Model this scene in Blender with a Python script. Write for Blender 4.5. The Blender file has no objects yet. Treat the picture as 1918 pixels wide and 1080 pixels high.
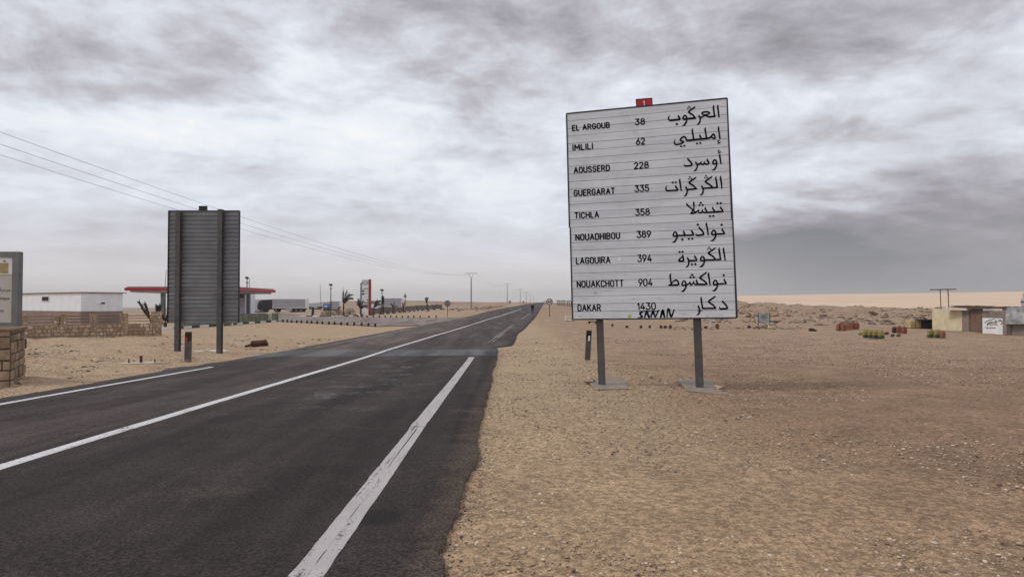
import bpy, math, random
import numpy as np
from mathutils import Vector, Matrix
random.seed(7); RNG = np.random.default_rng(7)
SC = bpy.context.scene
COL = SC.collection
R = math.radians

# ------------------------------------------------------------------ camera, sky, sun, exposure
F, CX, CY, HOR, CAMZ = 1280.0, 959.0, 540.0, 569.0, 1.6
PITCH = math.atan((HOR - CY) / F)
camd = bpy.data.cameras.new('camera'); cam = bpy.data.objects.new('camera', camd); COL.objects.link(cam)
camd.sensor_width = 36; camd.lens = 36 * F / 1918; camd.clip_end = 20000; camd.clip_start = 0.05
cam.location = (0, 0, CAMZ); cam.rotation_euler = (math.pi / 2 + PITCH, 0, 0)
SC.camera = cam
SC.view_settings.view_transform = 'Standard'; SC.view_settings.look = 'None'
SC.view_settings.exposure = 0.0; SC.view_settings.gamma = 1
SUN_EL, SUN_AZ = R(50), R(-100)          # azimuth from +Y, clockwise
sd = bpy.data.lights.new('sun', 'SUN'); sd.energy = 1.4; sd.angle = R(11); sd.color = (1, .95, .88)
so = bpy.data.objects.new('sun', sd); COL.objects.link(so)
sv = Vector((math.sin(SUN_AZ) * math.cos(SUN_EL), math.cos(SUN_AZ) * math.cos(SUN_EL), math.sin(SUN_EL)))
so.rotation_euler = sv.to_track_quat('Z', 'Y').to_euler(); so.location = sv * 50


class NT:
    """small helper for writing node graphs"""
    def __init__(s, nt): s.nt = nt
    def n(s, t, **k):
        nd = s.nt.nodes.new(t)
        for a, b in k.items(): setattr(nd, a, b)
        return nd
    def put(s, sock, v):
        if hasattr(v, 'is_linked') or isinstance(v, bpy.types.NodeSocket): s.nt.links.new(v, sock)
        else:
            if isinstance(v, (tuple, list)) and len(v) == 3 and sock.type == 'RGBA': v = (*v, 1)
            sock.default_value = v
    def m(s, op, a, b=None, c=None, clamp=False):
        nd = s.n('ShaderNodeMath', operation=op, use_clamp=clamp)
        s.put(nd.inputs[0], a)
        if b is not None: s.put(nd.inputs[1], b)
        if c is not None: s.put(nd.inputs[2], c)
        return nd.outputs[0]
    def vm(s, op, a, b=None):
        nd = s.n('ShaderNodeVectorMath', operation=op); s.put(nd.inputs[0], a)
        if b is not None: s.put(nd.inputs[1], b)
        return nd.outputs[0]
    def mix(s, f, a, b, mode='MIX'):
        nd = s.n('ShaderNodeMix', data_type='RGBA', blend_type=mode)
        s.put(nd.inputs[0], f); s.put(nd.inputs[6], a); s.put(nd.inputs[7], b); return nd.outputs[2]
    def noise(s, v, sc, det=5, rough=.55, dist=0, out=0):
        nd = s.n('ShaderNodeTexNoise'); s.put(nd.inputs['Vector'], v)
        nd.inputs['Scale'].default_value = sc; nd.inputs['Detail'].default_value = det
        nd.inputs['Roughness'].default_value = rough; nd.inputs['Distortion'].default_value = dist
        return nd.outputs[out]
    def voro(s, v, sc, feat='F1', rnd=1):
        nd = s.n('ShaderNodeTexVoronoi', feature=feat); s.put(nd.inputs['Vector'], v)
        nd.inputs['Scale'].default_value = sc; nd.inputs['Randomness'].default_value = rnd
        return nd
    def mr(s, v, a, b, c=0., d=1., smooth=False):
        nd = s.n('ShaderNodeMapRange', interpolation_type='SMOOTHSTEP' if smooth else 'LINEAR')
        s.put(nd.inputs[0], v); nd.inputs[1].default_value = a; nd.inputs[2].default_value = b
        nd.inputs[3].default_value = c; nd.inputs[4].default_value = d
        return nd.outputs[0]
    def ramp(s, v, stops):
        nd = s.n('ShaderNodeValToRGB'); e = nd.color_ramp.elements
        while len(e) < len(stops): e.new(.5)
        for i, (p, c) in enumerate(stops): e[i].position = p; e[i].color = (*c, 1)
        s.put(nd.inputs[0], v); return nd.outputs[0]
    def sep(s, v):
        nd = s.n('ShaderNodeSeparateXYZ'); s.put(nd.inputs[0], v); return nd.outputs
    def comb(s, x, y, z):
        nd = s.n('ShaderNodeCombineXYZ'); s.put(nd.inputs[0], x); s.put(nd.inputs[1], y); s.put(nd.inputs[2], z); return nd.outputs[0]
    def bump(s, h, st, dist=.02):
        nd = s.n('ShaderNodeBump'); s.put(nd.inputs['Height'], h); nd.inputs['Strength'].default_value = st
        nd.inputs['Distance'].default_value = dist; return nd.outputs[0]


def srgb(r, g, b):
    f = lambda c: (c / 255 / 12.92) if c <= 10 else ((c / 255 + .055) / 1.055) ** 2.4
    return (f(r), f(g), f(b))


world = bpy.data.worlds.new('World'); SC.world = world; world.use_nodes = True
w = NT(world.node_tree); bg = world.node_tree.nodes['Background']; bg.inputs[1].default_value = 0.1
sky = w.n('ShaderNodeTexSky', sky_type='NISHITA', sun_disc=False)
sky.sun_elevation = SUN_EL; sky.sun_rotation = SUN_AZ; sky.dust_density = 3
tc = w.n('ShaderNodeTexCoord')
D = tc.outputs['Generated']
dx, dy, dz = w.sep(D)
az = w.m('ARCTAN2', dx, dy)                      # 0 straight ahead, + to the right
el = w.m('ARCSINE', dz)
zz = w.m('ADD', w.m('MAXIMUM', dz, 0), .16)
q = w.comb(w.m('DIVIDE', dx, zz), w.m('DIVIDE', dy, zz), 0)
rot = w.n('ShaderNodeVectorRotate'); rot.inputs['Angle'].default_value = R(-25); w.put(rot.inputs['Vector'], q)
q = w.vm('MULTIPLY', rot.outputs[0], (1.0, 1.25, 1))
n1 = w.noise(q, .9, 9, .56, .5)
n2 = w.noise(w.vm('ADD', q, (7.3, 2.1, 0)), 2.6, 8, .6, .8)
n3 = w.noise(w.vm('ADD', w.vm('MULTIPLY', q, (1, 2.2, 1)), (3, 9, 0)), .5, 6, .5, .3)
# warp for the large cloud banks
wn = w.noise(q, 1.1, 5, .6, 0, 1)
wr, wg, wb = w.sep(wn)
azw = w.m('MULTIPLY_ADD', w.m('SUBTRACT', wr, .5), .34, az)
elw = w.m('MULTIPLY_ADD', w.m('SUBTRACT', wg, .5), .16, el)
banks = [  # position and size of cloud banks (given in photo-like units and turned into angles), strength
    (60, 140, 200, 45, -.20), (440, 80, 110, 60, -.24), (230, 60, 60, 25, .14), (330, 150, 260, 28, -.26), (860, 20, 190, 60, -.34), (890, 180, 90, 55, -.30),
    (1310, 110, 130, 60, -.24), (1700, 10, 420, 75, -.30), (30, 20, 330, 50, -.22), (1080, 60, 120, 80, -.12), (960, -60, 1400, 90, -.22), (1700, 200, 300, 60, -.16),
    (1720, 400, 360, 55, -.26), (1760, 500, 500, 110, -.55), (1450, 465, 150, 60, -.30), (1790, 250, 200, 30, -.22),
    (1480, 250, 130, 40, -.12), (1500, 520, 160, 60, -.40), (700, 390, 160, 26, -.14), (300, 330, 170, 30, -.12), (150, 470, 330, 70, -.16),
    (150, 220, 260, 55, .40), (560, 220, 240, 60, .34), (620, 130, 110, 45, .22), (1200, 160, 70, 70, .30), (1550, 150, 200, 24, .20),
    (1480, 345, 170, 22, .26), (1800, 360, 200, 14, .16), (760, 300, 260, 50, .18), (1440, 320, 120, 30, .10), (560, 20, 70, 50, .12)]
tot = w.m('ADD', .66, 0)
for (bx, by, rx, ry, amp) in banks:
    a0 = math.atan((bx - CX) / F); e0 = math.atan((HOR - by) / F * math.cos(a0))
    sx = rx / F * math.cos(a0) ** 2 * .95; sy = ry / F * .95
    u = w.m('MULTIPLY', w.m('SUBTRACT', azw, a0), 1 / sx); v = w.m('MULTIPLY', w.m('SUBTRACT', elw, e0), 1 / sy)
    g = w.m('EXPONENT', w.m('MULTIPLY', w.m('MULTIPLY_ADD', u, u, w.m('MULTIPLY', v, v)), -.6))
    tot = w.m('MULTIPLY_ADD', g, amp * (.56 if by < 380 else .72), tot)
hi = w.mr(el, .02, .22, .25, 1)
tot = w.m('ADD', tot, w.m('MULTIPLY', w.m('MULTIPLY', w.m('SUBTRACT', n1, .5), .45), hi))
tot = w.m('ADD', tot, w.m('MULTIPLY', w.m('MULTIPLY', w.m('SUBTRACT', n2, .5), .5), hi))
n4 = w.noise(w.comb(az, w.m('MULTIPLY', el, 2.0), 0), 5.4, 10, .64, .35)
tot = w.m('ADD', tot, w.m('MULTIPLY', w.m('MULTIPLY', w.m('SUBTRACT', n4, .5), .95), hi))
tot = w.m('ADD', tot, w.m('MULTIPLY', w.m('SUBTRACT', n3, .5), .35))
n5 = w.noise(w.comb(az, w.m('MULTIPLY', el, 2.4), 0), 17, 8, .62, .3)
tot = w.m('ADD', tot, w.m('MULTIPLY', w.m('MULTIPLY', w.m('SUBTRACT', n5, .5), .34), hi))
cloud = w.ramp(tot, [(0.0, srgb(124, 127, 135)), (.20, srgb(158, 155, 161)), (.40, srgb(190, 187, 195)), (.56, srgb(215, 217, 227)), (.76, srgb(238, 243, 252)), (1, srgb(254, 255, 255))])
# dusty lower sky: pale and warm to the left, grey to the right
hz = w.mr(el, -.01, .13, .9, 0, True)
side = w.mr(az, .12, .46, 0, 1, True)
hcol = w.mix(side, srgb(228, 221, 219), srgb(150, 149, 153))
cloud = w.mix(hz, cloud, hcol)
lp = w.vm('MULTIPLY', cloud, (10, 10, 10))
w.put(bg.inputs[0], w.mix(.96, sky.outputs[0], lp))

# ------------------------------------------------------------------ terrain shape
UD = [0, 10, 18, 27, 50, 75, 100, 120, 150, 186, 250, 400, 600, 800, 1500, 4000]
PROF = {
    -1.6: [0, -.1, -.24, -.37, -.45, -.5, -.55, -.6, -.75, -.95, -1.4, -2.2, -2.9, -3.6, -7.8, -23],
    -.55: [0, -.1, -.24, -.37, -.45, -.5, -.55, -.6, -.75, -.95, -1.3, -2.0, -2.7, -3.4, -7.6, -23],
    -.38: [0, -.1, -.24, -.37, -.44, -.45, -.5, -.5, -.6, -.7, -1.0, -1.5, -2.2, -2.8, -6.4, -20],
    -.25: [0, -.1, -.24, -.37, -.42, -.42, -.4, -.35, -.2, 0.0, .5, 1.6, 2.9, 2.9, 2.5, 3],
    -.10: [0, -.1, -.24, -.37, -.42, -.40, -.3, -.10, .15, .50, 1.1, 2.2, 2.9, 3.3, 4.5, 9],
    .00: [0, -.1, -.24, -.37, -.42, -.38, -.2, .05, .50, 1.1, 1.75, 2.6, 3.2, 3.7, 4.8, 8],
    .10: [0, -.1, -.24, -.37, -.42, -.38, -.2, .05, .50, 1.0, 1.60, 2.2, 2.6, 3.0, 3.8, 6],
    .22: [0, -.1, -.24, -.37, -.42, -.35, .1, .9, 1.2, 1.0, .8, .6, .6, .6, .6, .6],
    .33: [0, -.1, -.24, -.37, -.42, -.25, .9, 1.75, 1.2, .2, -.5, -1, -1, -1, -1, -1],
    .42: [0, -.1, -.24, -.37, -.42, -.25, .9, 1.30, .8, -.2, -1, -1, -1, -1, -1, -1],
    .50: [0, -.1, -.24, -.37, -.42, -.3, .70, .85, .3, -.5, -1, -1, -1, -1, -1, -1],
    .56: [0, -.1, -.24, -.37, -.42, -.3, .50, .50, .0, -.6, -1, -1, -1, -1, -1, -1],
    1.6: [0, -.1, -.24, -.37, -.42, -.3, .50, .50, .0, -.6, -1, -1, -1, -1, -1, -1]}
US = np.array(sorted(PROF)); PZ = np.array([PROF[k] for k in sorted(PROF)], float); UDA = np.array(UD, float)


def H(x, y):
    x = np.asarray(x, float); y = np.asarray(y, float)
    d = np.maximum(y, 0); u = np.clip(x / np.maximum(y, .5), US[0], US[-1])
    i = np.clip(np.searchsorted(US, u) - 1, 0, len(US) - 2); f = (u - US[i]) / (US[i + 1] - US[i]); f = f * f * (3 - 2 * f)
    out = 0
    for k in (.88, .96, 1.04, 1.12):
        dd = np.clip(d * k, 0, 3999.); j = np.clip(np.searchsorted(UDA, dd, side='right') - 1, 0, len(UD) - 2)
        g = (dd - UDA[j]) / (UDA[j + 1] - UDA[j])
        z0 = PZ[i, j] * (1 - g) + PZ[i, j + 1] * g; z1 = PZ[i + 1, j] * (1 - g) + PZ[i + 1, j + 1] * g
        out = out + (z0 * (1 - f) + z1 * f) / 4
    return out


def h(x, y): return float(H(x, y))
cp, sp = math.cos(PITCH), math.sin(PITCH)


def ray(px, py):
    a, b = (px - CX) / F, -(py - CY) / F          # camera space: right, up; forward 1
    return Vector((a, cp - b * sp, sp + b * cp))


def P3(px, py, Y):
    r = ray(px, py); r = r * (Y / r.y); return Vector((r.x, r.y, r.z + CAMZ))


def G(px, py, dmax=900):
    r = ray(px, py); ds = np.geomspace(1.5, dmax, 3000)
    t = ds / r.y; z = CAMZ + r.z * t; g = H(r.x * t, ds)
    k = np.argmax(z <= g)
    if z[k] > g[k]: k = len(ds) - 1
    return Vector((r.x * t[k], ds[k], g[k]))


def at(px, Y):
    x = (px - CX) / F * Y; return Vector((x, Y, h(x, Y)))


def vnoise(x, y, seed=0):
    xi = np.floor(x).astype(np.int64); yi = np.floor(y).astype(np.int64); fx = x - xi; fy = y - yi
    fx = fx * fx * (3 - 2 * fx); fy = fy * fy * (3 - 2 * fy)
    def hsh(a, b):
        n = (a * 374761393 + b * 668265263 + seed * 974634777) & 0x7fffffff
        n = ((n ^ (n >> 13)) * 1274126177) & 0x7fffffff
        return ((n ^ (n >> 16)) & 0xffff) / 65535.
    return (hsh(xi, yi) * (1 - fx) + hsh(xi + 1, yi) * fx) * (1 - fy) + (hsh(xi, yi + 1) * (1 - fx) + hsh(xi + 1, yi + 1) * fx) * fy - .5


def fbm(x, y, sc, oct=4, seed=0, g=.5):
    o = 0; a = 1
    for k in range(oct):
        o = o + a * vnoise(x * sc + 17 * k, y * sc - 9 * k, seed + k); sc *= 2.03; a *= g
    return o


# road edges, sampled from where the road runs
RE = [(816, 1080), (822, 1047), (838, 1007), (850, 966), (867, 933), (887, 884), (897, 844), (902, 800), (908, 758), (911, 741), (920, 715), (926, 690),
      (931.5, 670), (933, 649.5)]
RE2 = [(958, 646), (966, 634), (969, 624), (979, 617.5), (988, 609), (1003.7, 592), (1010, 582), (1017, 570.5)]
CE = [(0, 875), (280, 790), (560, 706), (730, 654), (820, 627), (908, 600), (948, 588), (976, 579), (1000, 571.5)]
LE = [(0, 745.5), (180, 715), (340, 689), (500, 662), (660, 632.5), (820, 603.7), (915, 583), (968, 573), (992, 569)]


def gpts(l): return [G(*p) for p in l]
gr1, gr2, gc, gl = gpts(RE), gpts(RE2), gpts(CE), gpts(LE)
def fx(pts, Y, slope0=None): return np.interp(Y, [p.y for p in pts], [p.x for p in pts])
yR = np.array([-30, 0] + [p.y for p in gr1] + [p.y for p in gr2] + [900]); xR = np.array([-.55, -.5] + [p.x for p in gr1] + [p.x for p in gr2] + [gr2[-1].x + (900 - gr2[-1].y) * .055])
ordr = np.argsort(yR); yR = yR[ordr]; xR = xR[ordr]
yC = np.array([-30, 0] + [p.y for p in gc] + [900]); xC = np.array([-5, -5] + [p.x for p in gc] + [gc[-1].x + (900 - gc[-1].y) * .06])
yL = np.array([-30, 0, gl[0].y - 2] + [p.y for p in gl] + [900]); xL = np.array([gl[0].x + .3, gl[0].x + .2, gl[0].x + .05] + [p.x for p in gl] + [gl[-1].x + (900 - gl[-1].y) * .06])
XR = lambda y: np.interp(y, yR, xR)
XC = lambda y: np.interp(y, yC, xC)
XL = lambda y: np.interp(y, yL, xL)


# ------------------------------------------------------------------ mesh helpers
def meta(o, label=None, cat=None, group=None, kind=None):
    if label: o['label'] = label
    if cat: o['category'] = cat
    if group: o['group'] = group
    if kind: o['kind'] = kind
    return o


class MB:
    def __init__(s): s.v = []; s.f = []; s.mi = []
    def add(s, vs, fs, mi=0, M=None):
        b = len(s.v)
        if M is not None: vs = [tuple(M @ Vector(v)) for v in vs]
        s.v += [tuple(v) for v in vs]; s.f += [tuple(i + b for i in f) for f in fs]; s.mi += [mi] * len(fs); return s
    def box(s, x0, x1, y0, y1, z0, z1, mi=0, M=None, ch=0):
        if ch:
            c = ch; pts = []
            for (z, i) in ((z0, c), (z0 + c, 0), (z1 - c, 0), (z1, c)):
                pts += [(x0 + i, y0 + i, z), (x1 - i, y0 + i, z), (x1 - i, y1 - i, z), (x0 + i, y1 - i, z)]
            fs = [(3, 2, 1, 0), (12, 13, 14, 15)]
            for k in range(3):
                for j in range(4): fs.append((k * 4 + j, k * 4 + (j + 1) % 4, k * 4 + 4 + (j + 1) % 4, k * 4 + 4 + j))
            return s.add(pts, fs, mi, M)
        v = [(x0, y0, z0), (x1, y0, z0), (x1, y1, z0), (x0, y1, z0), (x0, y0, z1), (x1, y0, z1), (x1, y1, z1), (x0, y1, z1)]
        return s.add(v, [(3, 2, 1, 0), (4, 5, 6, 7), (0, 1, 5, 4), (1, 2, 6, 5), (2, 3, 7, 6), (3, 0, 4, 7)], mi, M)
    def tube(s, pts, rad, n=8, mi=0, M=None, cap=True):
        pts = [Vector(p) for p in pts]
        if not hasattr(rad, '__len__'): rad = [rad] * len(pts)
        vs = []; fs = []; up = Vector((.31, .17, 1)).normalized()
        for i, p in enumerate(pts):
            t = (pts[min(i + 1, len(pts) - 1)] - pts[max(i - 1, 0)]).normalized()
            a = t.cross(up if abs(t.dot(up)) < .95 else Vector((1, 0, 0))).normalized(); b = t.cross(a)
            for k in range(n):
                an = 2 * math.pi * k / n; vs.append(p + (a * math.cos(an) + b * math.sin(an)) * rad[i])
        for i in range(len(pts) - 1):
            for k in range(n): fs.append((i * n + k, i * n + (k + 1) % n, (i + 1) * n + (k + 1) % n, (i + 1) * n + k))
        if cap: fs.append(tuple(range(n - 1, -1, -1))); fs.append(tuple((len(pts) - 1) * n + k for k in range(n)))
        return s.add([tuple(v) for v in vs], fs, mi, M)
    def prism(s, poly, z0, z1, mi=0, M=None):
        n = len(poly); z1 = z1 if hasattr(z1, '__len__') else [z1] * n
        vs = [(p[0], p[1], z0) for p in poly] + [(p[0], p[1], z1[i]) for i, p in enumerate(poly)]
        fs = [tuple(range(n - 1, -1, -1)), tuple(range(n, 2 * n))] + [(i, (i + 1) % n, n + (i + 1) % n, n + i) for i in range(n)]
        return s.add(vs, fs, mi, M)
    def rock(s, c, r, mi=0, M=None, seed=None, flat=.6, sub=1):
        rn = random.Random(seed if seed is not None else random.random())
        import bmesh
        bm = bmesh.new(); bmesh.ops.create_icosphere(bm, subdivisions=sub, radius=1)
        ph = [rn.uniform(0, 6) for _ in range(6)]
        for v in bm.verts:
            c3 = v.co; k = 1 + .22 * math.sin(3 * c3.x + ph[0]) * math.cos(2.5 * c3.y + ph[1]) + .18 * math.sin(4 * c3.z + 3 * c3.x + ph[2]) + rn.uniform(-.1, .1)
            v.co = Vector((c3.x * k * r[0], c3.y * k * r[1], c3.z * k * r[2]))
        bm.verts.index_update()
        vs = [tuple(Vector(v.co) + Vector(c)) for v in bm.verts]; fs = [tuple(v.index for v in f.verts) for f in bm.faces]; bm.free()
        return s.add(vs, fs, mi, M)
    def build(s, name, mats, parent=None, smooth=False):
        me = bpy.data.meshes.new(name); me.from_pydata(s.v, [], s.f)
        if not isinstance(mats, (list, tuple)): mats = [mats]
        for m_ in mats: me.materials.append(m_)
        if len(mats) > 1: me.polygons.foreach_set('material_index', s.mi)
        if smooth: me.polygons.foreach_set('use_smooth', [True] * len(me.polygons))
        me.update(); o = bpy.data.objects.new(name, me); COL.objects.link(o)
        if parent is not None: o.parent = parent
        return o


def thing(name, loc, label, cat, rz=0, group=None, tilt=None):
    o = bpy.data.objects.new(name, None); COL.objects.link(o); o.location = loc; o.rotation_euler = (tilt[0] if tilt else 0, tilt[1] if tilt else 0, rz)
    o.empty_display_size = .3
    return meta(o, label, cat, group)


def dup(root, loc, rz=None, label=None, scale=None):
    r = root.copy(); COL.objects.link(r); r.location = loc
    if rz is not None: r.rotation_euler = (0, 0, rz)
    if label: r['label'] = label
    if scale: r.scale = (scale,) * 3 if not hasattr(scale, '__len__') else scale
    for ch in list(root.children):
        c = ch.copy(); COL.objects.link(c); c.parent = r
        for g in list(ch.children):
            d = g.copy(); COL.objects.link(d); d.parent = c
    return r


def arr_mesh(name, V, Fq, mats):
    me = bpy.data.meshes.new(name); V = np.asarray(V, np.float32); Fq = np.asarray(Fq, np.int32)
    me.vertices.add(len(V)); me.vertices.foreach_set('co', V.ravel())
    k = Fq.shape[1]; me.loops.add(Fq.size); me.loops.foreach_set('vertex_index', Fq.ravel())
    me.polygons.add(len(Fq)); me.polygons.foreach_set('loop_start', np.arange(0, Fq.size, k, dtype=np.int32))
    me.update(calc_edges=True); me.validate()
    for m_ in (mats if isinstance(mats, list) else [mats]): me.materials.append(m_)
    o = bpy.data.objects.new(name, me); COL.objects.link(o); return o


def grid_faces(n, m):
    i = np.arange(n - 1)[:, None] * m + np.arange(m - 1)[None, :]
    return np.stack([i, i + 1, i + m + 1, i + m], -1).reshape(-1, 4)


def smooth(o):
    o.data.polygons.foreach_set('use_smooth', [True] * len(o.data.polygons)); return o


# ------------------------------------------------------------------ materials
def mat(name, col, rough=.7, var=.15, sc=3., bump=.15, metal=0, col2=None, bs=None, spec=.3, dirt=0, em=None):
    m = bpy.data.materials.new(name); m.use_nodes = True; t = NT(m.node_tree); b = m.node_tree.nodes['Principled BSDF']
    tcn = t.n('ShaderNodeTexCoord'); v = tcn.outputs['Object']
    n = t.noise(v, sc, 6, .6)
    c = t.mix(t.mr(n, .35, .65), tuple(x * (1 - var) for x in col), tuple(min(1, x * (1 + var)) for x in (col2 or col)))
    if dirt:
        d = t.mr(t.noise(v, sc * .6, 8, .7, .5), .5, .72, 0, dirt); c = t.mix(d, c, (.2, .15, .105))
    t.put(b.inputs['Base Color'], c); b.inputs['Roughness'].default_value = rough; b.inputs['Metallic'].default_value = metal
    b.inputs['Specular IOR Level'].default_value = spec
    if bump: t.put(b.inputs['Normal'], t.bump(t.noise(v, bs or sc * 6, 4, .6), bump, .01))
    return m


def sand_mat():
    m = bpy.data.materials.new('sand'); m.use_nodes = True; t = NT(m.node_tree); b = m.node_tree.nodes['Principled BSDF']
    g = t.n('ShaderNodeNewGeometry'); p = g.outputs['Position']; x, y, z = t.sep(p)
    big = t.noise(p, .11, 5, .55, .3); mid = t.noise(p, .9, 7, .62, .4); fine = t.noise(p, 14, 5, .7); vf = t.noise(p, 45, 4, .8)
    right = t.mr(t.m('MULTIPLY_ADD', t.m('SUBTRACT', big, .5), 9, x), .2, 5.5, 0, 1, True)
    tan = t.mix(t.mr(big, .35, .65), (.35, .240, .148), (.315, .212, .130))
    red = t.mix(t.mr(mid, .35, .65), (.220, .139, .088), (.26, .167, .107))
    pk = t.mr(y, 9, 42, 0, 1, True); red = t.mix(pk, red, t.mix(t.mr(mid, .35, .65), (.285, .190, .127), (.33, .226, .153)))
    c = t.mix(right, tan, red)
    lft = t.mr(x, -9, -5, 1, 0); c = t.mix(t.m('MULTIPLY', lft, .7), c, (.385, .28, .188)); c = t.mix(t.mr(y, 90, 260, 0, .75), c, t.mix(t.mr(t.noise(t.vm('MULTIPLY', p, (1, .3, 1)), .05, 5, .6), .4, .6), (.20, .145, .10), (.33, .25, .17)))
    # paler gravel strip running beside the asphalt
    strip = t.mr(t.m('MULTIPLY_ADD', t.m('SUBTRACT', mid, .5), 2.5, x), 1.8, 3.8, 1, 0, True)
    strip = t.m('MULTIPLY', strip, t.mr(x, -1.5, -.4, 0, 1))
    c = t.mix(t.m('MULTIPLY', t.m('MULTIPLY', strip, t.mr(y, 4, 12, 0, 1)), .5), c, (.40, .305, .20))
    k = t.mr(mid, .3, .7, .87, 1.12); k = t.m('MULTIPLY', k, t.mr(fine, .42, .58, .74, 1.27)); k = t.m('MULTIPLY', k, t.mr(vf, .43, .57, .74, 1.26))
    k = t.m('MULTIPLY', k, t.mr(t.noise(t.vm('MULTIPLY', p, (1, .8, 1)), 3.2, 6, .7, .5), .38, .62, .90, 1.07))
    c = t.vm('MULTIPLY', c, t.comb(k, k, k))
    clod_shade = t.m('MULTIPLY', t.mr(t.noise(t.vm('MULTIPLY', p, (1, 1.2, 1)), 1.9, 8, .75, .8), .59, .64), .38); c = t.mix(clod_shade, c, (.135, .09, .063))  # dark clod patches, also shadow streaks of undulations painted into the sand
    # pebbles, pale and dark
    v1 = t.voro(p, 16); sel = t.sep(v1.outputs['Color'])
    peb = t.m('MULTIPLY', t.mr(v1.outputs['Distance'], .16, .22, 1, 0), t.m('GREATER_THAN', sel[0], .66))
    c = t.mix(t.m('MULTIPLY', peb, .75), c, t.mix(sel[1], (.46, .37, .28), (.13, .09, .07)))
    v2 = t.voro(p, 42); s2 = t.sep(v2.outputs['Color'])
    p2 = t.m('MULTIPLY', t.mr(v2.outputs['Distance'], .2, .3, 1, 0), t.m('GREATER_THAN', s2[0], .6))
    c = t.mix(t.m('MULTIPLY', p2, .55), c, t.mix(s2[1], (.44, .35, .26), (.16, .11, .085)))
    t.put(b.inputs['Base Color'], c); b.inputs['Roughness'].default_value = .95; b.inputs['Specular IOR Level'].default_value = .1
    hgt = t.m('ADD', t.m('MULTIPLY', fine, .6), t.m('ADD', t.m('MULTIPLY', vf, .25), t.m('ADD', t.m('MULTIPLY', peb, .25), t.m('MULTIPLY', p2, .12))))
    hgt = t.m('ADD', hgt, t.m('MULTIPLY', t.noise(p, 3.5, 5, .6, .6), 1.2))
    t.put(b.inputs['Normal'], t.bump(hgt, .8, .035))
    return m


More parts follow.
